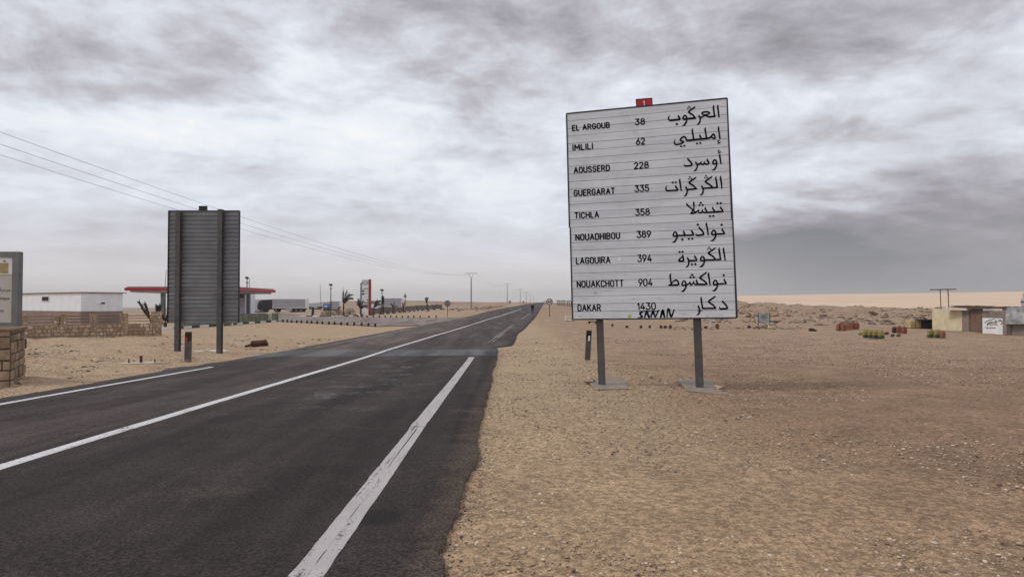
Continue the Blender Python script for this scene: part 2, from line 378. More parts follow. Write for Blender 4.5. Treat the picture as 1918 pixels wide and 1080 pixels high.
def asphalt_mat(name='asphalt', base=(.0315, .0245, .0225), wear_and_sheen=True):
    m = bpy.data.materials.new(name); m.use_nodes = True; t = NT(m.node_tree); b = m.node_tree.nodes['Principled BSDF']
    g = t.n('ShaderNodeNewGeometry'); p = g.outputs['Position']; x, y, z = t.sep(p)
    st = t.vm('MULTIPLY', p, (1, .09, 1))
    streak = t.noise(st, 1.3, 6, .6, .2); fine = t.noise(p, 38, 4, .85); mid = t.noise(p, 1.2, 9, .72, .3); ag = t.voro(p, 48)
    c = t.mix(t.mr(streak, .40, .60), tuple(v * .78 for v in base), tuple(v * 1.45 for v in base))
    k = t.m('MULTIPLY', t.mr(fine, .42, .58, .42, 1.62), t.mr(mid, .38, .62, .82, 1.18)); c = t.vm('MULTIPLY', c, t.comb(k, k, k))
    agc = t.m('MULTIPLY', t.mr(ag.outputs['Distance'], .12, .3, 1, 0), t.m('GREATER_THAN', t.sep(ag.outputs['Color'])[0], .72))
    c = t.mix(t.m('MULTIPLY', agc, .45), c, tuple(min(1, v * 3.6) for v in base))
    if wear_and_sheen:
        f_ = t.m('MULTIPLY', t.mr(t.m('MULTIPLY_ADD', t.m('SUBTRACT', mid, .5), .8, x), -5.6, -4.9, 1.45, 1.0), t.mr(t.m('MULTIPLY_ADD', x, -.10, y), 27.5, 29.5, 1.0, 1.6))  # lighter left lane and far paving; grazing-angle sheen put into the colour
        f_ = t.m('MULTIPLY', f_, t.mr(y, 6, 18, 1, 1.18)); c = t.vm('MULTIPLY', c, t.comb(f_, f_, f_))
        # milled pale band across the road and remnants of old paint
        wy = t.m('MULTIPLY_ADD', t.m('SUBTRACT', t.noise(p, .8, 4, .6), .5), .7, y)
        wy = t.m('MULTIPLY_ADD', x, -.10, wy)
        band = t.m('MULTIPLY', t.mr(wy, 25.9, 26.3, 0, 1), t.mr(wy, 29.2, 30.6, 1, 0))
        band = t.m('MULTIPLY', band, t.mr(t.noise(st, 2.2, 6, .65), .36, .62, .25, 1)); band = t.m('MULTIPLY', band, t.mr(x, -1.2, -.6, 1, .35))
        c = t.mix(t.m('MULTIPLY', band, .62), c, (.175, .185, .19))
        reg = t.m('MULTIPLY', t.mr(y, 10, 14, 0, 1), t.mr(y, 23, 26, 1, 0)); reg = t.m('MULTIPLY', reg, t.m('MULTIPLY', t.mr(x, -4.6, -3.9, 0, 1), t.mr(x, -2.2, -1.6, 1, 0)))
        sp_ = t.m('MULTIPLY', t.mr(t.noise(p, 1.0, 5, .6, .4), .54, .60), t.mr(t.noise(p, 9, 6, .8), .50, .58))
        c = t.mix(t.m('MULTIPLY', t.m('MULTIPLY', reg, sp_), .6), c, (.24, .25, .25))
        # tyre-darkened tracks and an oil stain
        st2 = t.m('MULTIPLY', t.mr(t.noise(st, .55, 4, .5), .5, .62), .28); c = t.mix(st2, c, (.017, .014, .014))
        ox = t.m('DIVIDE', t.m('ADD', x, 1.02), .17); oy = t.m('DIVIDE', t.m('SUBTRACT', y, 5.35), .22)
        od = t.m('MULTIPLY_ADD', t.m('SUBTRACT', t.noise(p, 5, 4, .6), .5), 1.4, t.m('MULTIPLY_ADD', ox, ox, t.m('MULTIPLY', oy, oy)))
        c = t.mix(t.mr(od, .5, 1.5, .7, 0), c, (.012, .010, .010))
        # blown sand
        sd_ = t.m('MULTIPLY', t.mr(t.noise(p, .6, 7, .7), .60, .8), .25); c = t.mix(sd_, c, (.24, .19, .14))
        ex = t.m('MULTIPLY_ADD', t.m('SUBTRACT', t.noise(p, 3, 7, .75), .5), .55, x); es = t.m('MULTIPLY', t.m('MULTIPLY', t.mr(ex, -.72, -.40, 0, .6), t.mr(y, 22, 26, 1, 0)), t.mr(fine, .45, .55, .3, 1)); c = t.mix(es, c, (.26, .195, .14))
    t.put(b.inputs['Base Color'], c); b.inputs['Roughness'].default_value = .9; b.inputs['Specular IOR Level'].default_value = .16
    t.put(b.inputs['Normal'], t.bump(t.m('ADD', t.m('MULTIPLY', fine, .6), t.m('MULTIPLY', ag.outputs['Distance'], -.5)), .85, .012))
    return m


def paint_mat(name, wearlo, wearhi, col=(.62, .60, .60)):
    m = bpy.data.materials.new(name); m.use_nodes = True; t = NT(m.node_tree); b = m.node_tree.nodes['Principled BSDF']
    g = t.n('ShaderNodeNewGeometry'); p = g.outputs['Position']
    n = t.noise(p, 38, 6, .75); s = t.noise(t.vm('MULTIPLY', p, (14, .9, 1)), 1, 4, .6); l = t.noise(p, 2, 5, .6)
    wr_ = t.mr(t.m('ADD', t.m('MULTIPLY', n, .5), t.m('ADD', t.m('MULTIPLY', s, .32), t.m('MULTIPLY', l, .18))), wearlo, wearhi)
    c = t.mix(wr_, (.075, .068, .066), t.mix(t.mr(l, .35, .65), col, tuple(v * .86 for v in col)))
    t.put(b.inputs['Base Color'], c); b.inputs['Roughness'].default_value = .75; b.inputs['Specular IOR Level'].default_value = .2
    t.put(b.inputs['Normal'], t.bump(n, .5, .008)); return m


def stone_mat(name, sc=2.6, cols=((.34, .25, .165), (.22, .155, .10), (.46, .38, .27)), mortar=(.17, .125, .085), wallstyle=(1, 1, 1)):
    m = bpy.data.materials.new(name); m.use_nodes = True; t = NT(m.node_tree); b = m.node_tree.nodes['Principled BSDF']
    v = t.n('ShaderNodeTexCoord').outputs['Object']; v = t.vm('MULTIPLY', v, wallstyle)
    v2 = t.vm('ADD', v, t.vm('MULTIPLY', t.noise(v, 3, 3, .5, 0, 1), (.12, .12, .12)))
    c1 = t.voro(v2, sc); e = t.voro(v2, sc, 'DISTANCE_TO_EDGE'); r = t.sep(c1.outputs['Color'])
    c = t.ramp(r[0], [(0, cols[1]), (.4, cols[0]), (.8, cols[0]), (1, cols[2])])
    n = t.noise(v, 12, 6, .7); k = t.mr(n, .3, .7, .72, 1.25); c = t.vm('MULTIPLY', c, t.comb(k, k, k))
    ed = t.mr(e.outputs['Distance'], .015, .05); c = t.mix(ed, mortar, c)
    t.put(b.inputs['Base Color'], c); b.inputs['Roughness'].default_value = .92; b.inputs['Specular IOR Level'].default_value = .1
    t.put(b.inputs['Normal'], t.bump(t.m('ADD', t.mr(e.outputs['Distance'], 0, .12), t.m('MULTIPLY', n, .3)), .8, .04)); return m


def sign_mat():
    """enamelled sign planks: bluish white, grimy streaks, yellowed towards one edge"""
    m = bpy.data.materials.new('sign_face_enamel'); m.use_nodes = True; t = NT(m.node_tree); b = m.node_tree.nodes['Principled BSDF']
    p = t.n('ShaderNodeTexCoord').outputs['Object']; x, y, z = t.sep(p)
    n = t.noise(t.vm('MULTIPLY', p, (.35, .35, 5)), 1.6, 5, .6); m2 = t.noise(p, 1.2, 6, .65, .4); f = t.noise(p, 30, 5, .7)
    c = t.mix(t.mr(n, .35, .65), (.54, .55, .585), (.67, .68, .705))
    c = t.mix(t.mr(m2, .5, .72, 0, .35), c, (.38, .37, .36))
    c = t.mix(t.m('MULTIPLY', t.mr(x, 2.5, 3.7, 0, .5), t.mr(m2, .3, .7, .3, 1)), c, (.44, .45, .36))
    low = t.mr(z, .2, 2.6, 1, 0); c = t.mix(t.m('MULTIPLY', low, .55), c, (.66, .66, .69))
    sc_ = t.m('MULTIPLY', t.mr(t.noise(t.vm('MULTIPLY', p, (1, 1, 1.6)), 17, 7, .85, .6), .60, .66), t.mr(z, .2, 1.6, .6, 0))
    c = t.mix(sc_, c, (.20, .20, .22))
    t.put(b.inputs['Base Color'], c); b.inputs['Roughness'].default_value = .5; b.inputs['Specular IOR Level'].default_value = .35
    t.put(b.inputs['Normal'], t.bump(t.m('ADD', f, t.m('MULTIPLY', n, 2)), .12, .006)); return m


M = {}
M['sand'] = sand_mat(); M['asphalt'] = asphalt_mat()
M['side_asphalt'] = asphalt_mat('dusty_asphalt', (.175, .138, .12), False)
M['paint'] = paint_mat('road_paint', .43, .47); M['paint_thin'] = paint_mat('road_paint_worn', .49, .55, (.50, .47, .46)); M['paint_crack'] = paint_mat('road_paint_cracked', .415, .455, (.43, .395, .385))
M['sign'] = sign_mat()
M['dune'] = mat('dune_sand', (.60, .43, .30), .95, .06, .02, 0)  # brighter sand colour carries the sunlight on the far dune
M['black'] = mat('black_letter_paint', (.005, .005, .008), .8, .1, 5, 0, spec=.03)
M['bk_metal'] = mat('dark_frame_metal', (.02, .02, .022), .5, .2, 6, .1)
M['post'] = mat('weathered_grey_steel', (.085, .078, .078), .6, .22, 4, .2, dirt=.3)
M['back'] = mat('dull_aluminium_back', (.23, .232, .24), .5, .12, 1.5, .1, .2)
M['postlight'] = mat('grey_galvanised_steel', (.16, .165, .17), .55, .15, 3, .1, .2)
M['concrete'] = mat('concrete', (.225, .185, .145), .9, .2, 5, .5, dirt=.8)
M['pconcrete'] = mat('pale_concrete', (.52, .47, .40), .9, .12, 5, .3, dirt=.3)
M['red'] = mat('red_sign_paint', (.42, .018, .03), .5, .12, 5, 0)
M['ringred'] = mat('faded_ring_red', (.17, .03, .035), .6, .15, 5, 0)
M['white'] = mat('white_paint', (.74, .73, .72), .6, .06, 3, .05)
M['white_wall'] = mat('white_render', (.74, .745, .77), .85, .06, 1.2, .2)
M['brown_wall'] = mat('brown_render', (.24, .17, .14), .9, .12, 1.2, .2)
M['rubble_wall'] = stone_mat('rubble_masonry', 4.6, ((.40, .29, .19), (.28, .195, .125), (.60, .50, .37)), (.22, .16, .11), (1, 1, .8))
M['block_stone'] = stone_mat('block_masonry', 2.0, ((.26, .175, .115), (.19, .125, .085), (.33, .24, .165)), (.05, .036, .026), (1, 1, 1.7))
M['rock'] = mat('pale_rock', (.36, .275, .19), .95, .25, 6, .6)
M['rockbrown'] = mat('brown_rock', (.12, .085, .06), .95, .35, .8, .5, col2=(.19, .14, .10))  # brown stone, darkened to carry the shadows among the ridge rubble
M['rustbrown'] = mat('rusty_metal', (.085, .035, .026), .8, .35, 9, .5)
M['rail'] = mat('brown_rail', (.15, .105, .08), .8, .2, 5, .2)
M['dblack'] = mat('dark_rubber', (.02, .018, .02), .8, .3, 8, .2)
M['ltgrey'] = mat('light_grey_panel', (.42, .42, .44), .6, .06, 1, .05)
M['dkgrey'] = mat('truck_box_grey', (.33, .32, .34), .6, .08, .6, .05, dirt=.15)
M['bluepaint'] = mat('dark_blue_paint', (.03, .045, .12), .4, .1, 3, 0)
M['blue'] = mat('blue_tarpaulin', (.08, .18, .50), .7, .2, 1.5, .2)
M['navy'] = mat('navy_cloth', (.018, .022, .045), .9, .2, 9, .3)
M['jacket'] = mat('dark_jacket_cloth', (.03, .016, .02), .9, .2, 9, .3)
M['skin'] = mat('skin', (.22, .12, .08), .6, .08, 9, 0)
M['shoe'] = mat('shoe_leather', (.012, .011, .011), .6, .1, 9, 0)
M['cap'] = mat('pale_cap_cloth', (.6, .56, .52), .9, .1, 9, 0)
M['glass'] = mat('dark_glass', (.012, .014, .018), .12, .1, 2, 0, spec=.6)
M['greennet'] = mat('green_shade_net', (.115, .135, .085), .9, .25, 2, .4, col2=(.15, .165, .11))
M['brownnet'] = mat('brown_reed_fence', (.125, .095, .082), .9, .3, 2, .4, col2=(.16, .125, .105))
M['palm'] = mat('dead_palm_fibre', (.055, .036, .03), .95, .3, 5, .5)
M['kerb_w'] = mat('white_kerb_paint', (.66, .64, .60), .8, .12, 4, .2)
M['kerb_b'] = mat('black_kerb_paint', (.045, .045, .06), .8, .2, 4, .2)
M['fascia'] = mat('red_canopy_fascia', (.38, .012, .045), .4, .08, 1, 0)
M['orange'] = mat('orange_plastic', (.22, .085, .045), .6, .25, 6, .15, dirt=.3)
M['redp'] = mat('red_plastic', (.21, .06, .045), .6, .25, 6, .15, dirt=.3)
M['yellow'] = mat('yellow_plastic', (.27, .225, .06), .6, .25, 7, .15, dirt=.35)
M['greenp'] = mat('green_plastic', (.055, .075, .058), .6, .3, 7, .15, dirt=.25)
M['brownp'] = mat('brown_plastic', (.075, .04, .03), .7, .3, 7, .15)
M['yellowwall'] = mat('pale_yellow_render', (.60, .52, .34), .9, .12, 1.5, .3, dirt=.2)
M['greybrown'] = mat('grey_brown_render', (.22, .175, .15), .9, .15, 2, .3)
M['doorbrown'] = mat('brown_metal_door', (.16, .10, .068), .7, .15, 2, .1)
M['tarp'] = mat('grey_plastic_sheet', (.36, .36, .37), .7, .45, 1.6, .5, dirt=.3)
M['mat'] = mat('straw_mat', (.42, .33, .16), .9, .25, 3, .5)
M['bag'] = mat('white_plastic_bag', (.72, .70, .68), .5, .1, 4, .2)
M['wood'] = mat('dry_branches', (.10, .07, .05), .95, .3, 6, .4)
M['paleroof'] = mat('pale_roof_slab', (.58, .50, .44), .9, .1, 3, .2, dirt=.2)
M['bush'] = mat('dry_scrub', (.115, .10, .06), .95, .35, 6, .5, col2=(.17, .14, .09))
M['wire'] = mat('wire', (.10, .10, .11), .6, .1, 1, 0)
M['lime'] = mat('lime_sticker', (.42, .50, .08), .6, .15, 9, 0)
M['inkgrey'] = mat('grey_ink', (.12, .12, .13), .7, .3, 30, 0)  # grey ink of scribbles and drawn marks
M['beige'] = mat('beige_sign_face', (.50, .46, .41), .6, .06, 2, .05)
M['frame'] = mat('grey_sign_frame', (.17, .165, .165), .6, .12, 3, .1)

# ------------------------------------------------------------------ ground
rings = np.concatenate([[0.0, .6], np.geomspace(1.0, 6000, 400)])
angs = np.concatenate([np.arange(-180, -50, 3.), np.arange(-50, 50, .16), np.arange(50, 180.1, 3.)])
A_, R_ = np.meshgrid(np.radians(angs), rings); X = np.sin(A_) * R_; Y = np.cos(A_) * R_
inroad = (X > XL(Y) - .15) & (X < XR(Y) + .12)
dist = np.minimum(np.abs(X - XL(Y)), np.abs(X - XR(Y))); off = np.where(inroad, 0, np.clip(dist / 1.2, 0, 1)) * (np.abs(Y) < 2000)
U = X / np.maximum(Y, .5)
side_zone = np.clip((Y - 55) / 8, 0, 1) * np.clip((150 - Y) / 10, 0, 1) * (U > -.5) * (U < -.05)
amp = off * (1 - .97 * side_zone)
z = H(X, Y) - .045
z += amp * (.020 * fbm(X, Y, 2.0, 3, 3) + .07 * fbm(X, Y, .35, 3, 9) - .03 * np.clip(fbm(X, Y, 3.1, 2, 61) - .28, 0, 1))
leftbank = (X < XL(Y)) * np.clip((45 - Y) / 6, 0, 1) * np.clip((Y - 10) / 4, 0, 1) * np.clip(dist / 2.5, 0, 1)
z += leftbank * (.26 * fbm(X, Y, .8, 4, 21) + .10 * np.abs(fbm(X, Y, 2.2, 3, 25)))
ridge = np.clip((U - .2) / .1, 0, 1) * np.clip((Y - 62) / 30, 0, 1) * np.clip((170 - Y) / 30, 0, 1)
z += ridge * (1.15 * fbm(X, Y, .22, 4, 33, .6))
hills = np.clip((Y - 250) / 100, 0, 1) * np.clip((900 - Y) / 200, 0, 1) * np.clip((-U - .03) / .08, 0, 1) * np.clip((U + .34) / .1, 0, 1)
z += hills * 3.2 * np.clip(fbm(X, Y, .013, 4, 41) + .12, -.2, 1)
ground = smooth(arr_mesh('ground', np.stack([X, Y, z], -1).reshape(-1, 3), grid_faces(*X.shape)[:, ::-1], M['sand'])); ground['kind'] = 'structure'


def strip(name, fL, fR, ys, m, mat_, off_=0.0, skirt=0, k=None):
    ys = np.asarray(ys, float); a, b = fL(ys), fR(ys); S = np.linspace(0, 1, m)
    X = a[:, None] * (1 - S) + b[:, None] * S; Y = np.repeat(ys[:, None], m, 1)
    z = H(X, Y) + off_ + np.clip(Y - 25, 0, 1e9) * .00035
    if skirt:
        X = np.concatenate([X[:, :1], X, X[:, -1:]], 1); Y = np.concatenate([Y[:, :1], Y, Y[:, -1:]], 1)
        z = np.concatenate([z[:, :1] - skirt, z, z[:, -1:] - skirt], 1)
    o = arr_mesh(name, np.stack([X, Y, z], -1).reshape(-1, 3), grid_faces(*X.shape), mat_); o['kind'] = 'structure'; return o


ys_road = np.concatenate([np.arange(-25, 2, 1.), np.arange(2, 34, .035), np.geomspace(34, 900, 260)])
def jag(y, s, a):
    y = np.asarray(y); yy_ = np.log(np.maximum(y, 0) + 2) * 6; n = fbm(yy_, y * 0 + s, 1.1, 5, s, .5) * a * .55 + fbm(yy_, y * 0 + s, 14, 3, s + 9, .6) * a * .16
    b = np.clip(fbm(yy_, y * 0 + s, 2.3, 2, s + 50) - .30, 0, 1) * a * 3
    return (n - b) * np.clip(60 / np.maximum(y, 60), 0, 1)
road = strip('main_road', lambda y: XL(y) + jag(y, 5, .35), lambda y: XR(y) + jag(y, 11, .15), ys_road, 24, M['asphalt'], 0.0, .14)


def line(name, f, w_, ys, mat_, o_=.004, jitter=.006):
    w_ = w_ if callable(w_) else (lambda y, c=w_: c + 0 * y)
    return strip(name, lambda y: f(y) - w_(y) / 2 + jag(y, 3, jitter), lambda y: f(y) + w_(y) / 2 + jag(y, 8, jitter), ys, 3, mat_, o_)


def yof(px, py): return G(px, py).y
line('centre_line', XC, .19, np.concatenate([np.arange(-20, 40, .1), np.geomspace(40, yof(976, 579), 80)]), M['paint'])
ga, gb = G(572, 1080), G(884, 668.5)
rl = lambda y: ga.x + (gb.x - ga.x) * (y - ga.y) / (gb.y - ga.y)
line('edge_line', lambda y: rl(y) - .045, .10, np.arange(-6, 9.5, .035), M['paint_crack'], .004, .02)
line('edge_line', lambda y: rl(y) + .06, .095, np.arange(-6, 9.5, .035), M['paint_crack'], .004, .02)
line('edge_line', rl, .2, np.arange(9.5, gb.y, .06), M['paint_crack'], .004, .012)
for (a, b, c, d) in ((918, 641, 959.5, 609.5), (975.5, 598.5, 992, 587.5)):
    p, q_ = G(a, b), G(c, d); f = lambda y: p.x + (q_.x - p.x) * (y - p.y) / (q_.y - p.y)
    for s_ in (-.09, .09): line('worn_edge_line', lambda y: f(y) + s_, .07, np.linspace(p.y, q_.y, 60), M['paint_thin'])
pl = [G(*v) for v in ((0, 757), (200, 721.5), (398, 687))]
fl = lambda y: np.interp(y, [v.y for v in pl], [v.x for v in pl])
line('left_edge_line', lambda y: np.where(y < pl[0].y, pl[0].x + .25 * 0, fl(y)), .16, np.linspace(-10, pl[-1].y, 260), M['paint'])
pl2 = [G(*v) for v in ((592, 650), (700, 630.5), (795, 610), (860, 596))]
line('worn_left_line', lambda y: np.interp(y, [v.y for v in pl2], [v.x for v in pl2]), .1, np.linspace(pl2[0].y, pl2[-1].y, 90), M['paint_thin'])


def ribbon(name, A, B, n, m, mat_, off_):
    def rs(P, n):
        P = np.array([(p.x, p.y) for p in P]); s = np.r_[0, np.cumsum(np.hypot(*np.diff(P, axis=0).T))]; t_ = np.linspace(0, s[-1], n)
        return np.stack([np.interp(t_, s, P[:, 0]), np.interp(t_, s, P[:, 1])], -1)
    a, b = rs(A, n), rs(B, n); S = np.linspace(0, 1, m)[None, :, None]
    P = a[:, None] * (1 - S) + b[:, None] * S; z = H(P[..., 0], P[..., 1]) + off_
    o = arr_mesh(name, np.concatenate([P, z[..., None]], -1).reshape(-1, 3), grid_faces(n, m), mat_); o['kind'] = 'structure'; return o


near = gpts([(430, 603), (520, 600.8), (560, 603), (640, 607), (706, 611), (760, 609.5), (800, 609)])
far = gpts([(430, 584.5), (520, 586), (577, 590), (640, 591.8), (700, 593.5), (817, 594.8), (868, 592.5)])
near[-1] = Vector((XL(near[-1].y) + .6, near[-1].y, 0)); far[-1] = Vector((XL(far[-1].y) + .6, far[-1].y, 0))
ribbon('service_road', near, far, 90, 30, M['side_asphalt'], .012)

# far dune behind the ridge
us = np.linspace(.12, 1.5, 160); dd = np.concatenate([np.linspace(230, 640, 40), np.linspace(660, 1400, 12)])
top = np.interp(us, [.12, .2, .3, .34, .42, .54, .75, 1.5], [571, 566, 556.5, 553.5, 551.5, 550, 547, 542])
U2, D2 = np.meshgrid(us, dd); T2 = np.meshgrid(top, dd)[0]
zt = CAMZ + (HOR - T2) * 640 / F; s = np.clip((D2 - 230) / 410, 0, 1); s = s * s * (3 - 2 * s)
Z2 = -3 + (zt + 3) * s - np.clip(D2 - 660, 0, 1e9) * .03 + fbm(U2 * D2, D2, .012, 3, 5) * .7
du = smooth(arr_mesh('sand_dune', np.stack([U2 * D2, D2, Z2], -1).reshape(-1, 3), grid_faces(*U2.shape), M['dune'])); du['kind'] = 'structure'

# ------------------------------------------------------------------ scattered stones (uncountable)
import bmesh
bm = bmesh.new(); bmesh.ops.create_icosphere(bm, subdivisions=1, radius=1)
ICO = np.array([v.co[:] for v in bm.verts]); ICF = np.array([[v.index for v in f.verts] for f in bm.faces]); bm.free()


def scatter(name, x, y, size, mats, flat=.55, sink=.3, zoff=0, wild=.3):
    n = len(x); ang = RNG.uniform(0, 6.28, n); s3 = np.stack([size * RNG.uniform(.7, 1.4, n), size * RNG.uniform(.6, 1.1, n), size * flat * RNG.uniform(.6, 1.2, n)], -1)
    V = ICO[None] * (1 + RNG.uniform(-wild, wild, (n, len(ICO), 1))) * s3[:, None]
    c, s_ = np.cos(ang)[:, None], np.sin(ang)[:, None]
    vx = V[..., 0] * c - V[..., 1] * s_; vy = V[..., 0] * s_ + V[..., 1] * c
    z0 = H(x, y) - .045 + zoff + size * flat * (1 - 2 * sink) * .5
    P = np.stack([vx + x[:, None], vy + y[:, None], V[..., 2] + np.asarray(z0)[:, None]], -1).reshape(-1, 3)
    Fc = (ICF[None] + (np.arange(n) * len(ICO))[:, None, None]).reshape(-1, 3)
    o = arr_mesh(name, P, Fc, mats)
    if isinstance(mats, list):
        o.data.polygons.foreach_set('material_index', np.repeat(RNG.integers(0, len(mats), n), len(ICF)).astype(np.int32))
    o['kind'] = 'stuff'; return o


def offroad(x, y, m=.1): return (x > XR(y) + m) | (x < XL(y) - m)
PEB = [mat('pebble_pale', (.56, .46, .36), .9, .2, 20, .2), mat('pebble_tan', (.38, .28, .20), .9, .2, 20, .2), mat('pebble_sand', (.33, .235, .16), .9, .2, 20, .2), mat('pebble_brown', (.19, .13, .095), .9, .2, 20, .2)]
N = 64000
yy = 2.2 + 38 * RNG.random(N) ** 2.2; uu = RNG.uniform(-.9, .95, N); xx = uu * yy; k = offroad(xx, yy, .03); xx, yy = xx[k], yy[k]
sz = .0042 + .016 * RNG.random(len(xx)) ** 6 + .00065 * yy
meta(scatter('gravel', xx, yy, sz, [PEB[0], PEB[1], PEB[2], PEB[2], PEB[3]]), 'scattered pale and brown pebbles over the sandy roadside', 'gravel')
N = 2600
yy = 2.5 + 24 * RNG.random(N) ** 1.5; xx = XR(yy) + np.abs(RNG.normal(0, .09, N)) - .01
meta(scatter('edge_crumbs', xx, yy, .004 + .012 * RNG.random(N) ** 3, [mat('asphalt_crumb', (.045, .036, .033), .9, .2, 20, .2), PEB[1], PEB[3]]), 'dark asphalt crumbs and grit along the broken road edge', 'grit')
# broken ground in the far ridge and left bank
N = 4200
yy = RNG.uniform(64, 124, N); uu = RNG.uniform(.24, .80, N); xx = uu * yy
keep = (fbm(xx, yy, .12, 3, 77) + fbm(xx, yy, .5, 2, 78) * .5 > -.02)
xx, yy = xx[keep], yy[keep]
kzz = np.clip((yy - 62) / 30, 0, 1) * (1.0 * fbm(xx, yy, .22, 4, 33, .6))
meta(scatter('rubble', xx, yy,   .08 + .36 * RNG.random(len(xx)) ** 2.4, [M['rockbrown'], M['rockbrown'], M['rockbrown'], M['rock']], .5, .35, kzz), 'brown broken stones covering the low ridge beyond the big sign', 'rubble')
N = 1500
yy = RNG.uniform(15, 44, N); uu = RNG.uniform(-.8, -.25, N); xx = uu * yy; k = (xx < XL(yy) - 1.0) & ((fbm(xx, yy, .6, 2, 5) > 0.0)); xx, yy = xx[k], yy[k]
meta(scatter('clods', xx, yy, .02 + .07 * RNG.random(len(xx)) ** 3, [M['rockbrown'], M['rock'], M['rock']], .5, .3, .03), 'loose clods and stones on the dug bank left of the road', 'clods')
a_ = G(925, 576); N = 260; xx = a_.x + RNG.normal(0, 5, N); yy = a_.y + RNG.normal(0, 10, N); k = xx < XL(yy) - 3; xx, yy = xx[k], yy[k]
meta(scatter('stone_heap', xx, yy, .15 + .3 * RNG.random(len(xx)), [M['rockbrown'], mat('reddish_stone', (.26, .16, .12), .9, .2, 3, .3)]), 'reddish heap of broken stones left of the far road', 'stones')
yy = RNG.uniform(150, 178, 160); xx = (RNG.uniform(842, 935, 160) - CX) / F * yy
meta(scatter('stone_row', xx, yy, .1 + .14 * RNG.random(160), [M['rockbrown'], M['pconcrete']]), 'line of small stones beyond the round sign left of the road', 'stones')
yy = RNG.uniform(54, 60, 240); xx = (RNG.uniform(1230, 1500, 240) - CX) / F * yy
meta(scatter('debris_row', xx, yy, .03 + .08 * RNG.random(240), [M['rockbrown'], M['rock'], M['brownp']]), 'low line of stones and litter behind the big sign posts', 'litter')

# ------------------------------------------------------------------ lettering helpers
def catmull(pts, k=5):
    if len(pts) < 3: return [np.array(p, float) for p in pts]
    P = [pts[0]] + list(pts) + [pts[-1]]; out = []
    for i in range(1, len(P) - 2):
        a, b, c, d = (np.array(P[i + j], float) for j in (-1, 0, 1, 2))
        for t in np.linspace(0, 1, k, endpoint=False):
            out.append(.5 * ((2 * b) + (c - a) * t + (2 * a - 5 * b + 4 * c - d) * t * t + (3 * b - a - 3 * c + d) * t ** 3))
    out.append(np.array(P[-2], float)); return out


class Ink:
    """flat strokes laid on a plane; proj maps (x, y, lift) to a point"""
    def __init__(s, proj): s.p = proj; s.mb = MB(); s.l = 0
    def stroke(s, pts, w0=1., sm=True, cap=True):
        if sm is False and len(pts) > 2:
            cur = [pts[0]]
            for i in range(1, len(pts)):
                cur.append(pts[i])
                if i < len(pts) - 1:
                    a = math.atan2(pts[i][1] - pts[i - 1][1], pts[i][0] - pts[i - 1][0]); b = math.atan2(pts[i + 1][1] - pts[i][1], pts[i + 1][0] - pts[i][0])
                    if abs((b - a + math.pi) % (2 * math.pi) - math.pi) > 1.0: s.stroke(cur, w0, True if len(cur) < 3 else None, cap); cur = [pts[i]]
            s.stroke(cur, w0, True if len(cur) < 3 else None, cap); return
        P = [tuple(p) if len(p) > 2 else (*p, w0) for p in pts]
        P = catmull(P) if sm is True else [np.array(p, float) for p in P]
        s.l += 1; lift = .0002 * (s.l % 9); L = []; Rr = []
        for i, p in enumerate(P):
            t = P[min(i + 1, len(P) - 1)][:2] - P[max(i - 1, 0)][:2]; t = t / (np.hypot(*t) + 1e-9); n = np.array([-t[1], t[0]]) * max(p[2], .02) / 2
            if cap and i == 0: L.append(p[:2] - t * p[2] * .35 + n * .6); Rr.append(p[:2] - t * p[2] * .35 - n * .6)
            L.append(p[:2] + n); Rr.append(p[:2] - n)
            if cap and i == len(P) - 1: L.append(p[:2] + t * p[2] * .35 + n * .6); Rr.append(p[:2] + t * p[2] * .35 - n * .6)
        m = len(L); vs = [s.p(a[0], a[1], lift) for a in L] + [s.p(a[0], a[1], lift) for a in Rr]
        s.mb.add(vs, [(i, i + 1, m + i + 1, m + i) for i in range(m - 1)])
    def dot(s, x, y, r):      # diamond, as a reed pen leaves it
        s.l += 1; lift = .0002 * (s.l % 9); q = [(x - r, y), (x, y + r * .95), (x + r, y), (x, y - r * .95)]
        s.mb.add([s.p(a, b, lift) for a, b in q], [(0, 1, 2, 3)])
    def blob(s, x, y, rx, ry, n=14, seed=1):
        rn = random.Random(seed); s.l += 1; lift = .0002 * (s.l % 9)
        q = [(x + rx * math.cos(k * 6.283 / n) * rn.uniform(.8, 1.1), y + ry * math.sin(k * 6.283 / n) * rn.uniform(.8, 1.1)) for k in range(n)]
        s.mb.add([s.p(a, b, lift) for a, b in q], [tuple(range(n))])
    def build(s, name, m_, parent): return s.mb.build(name, m_, parent)


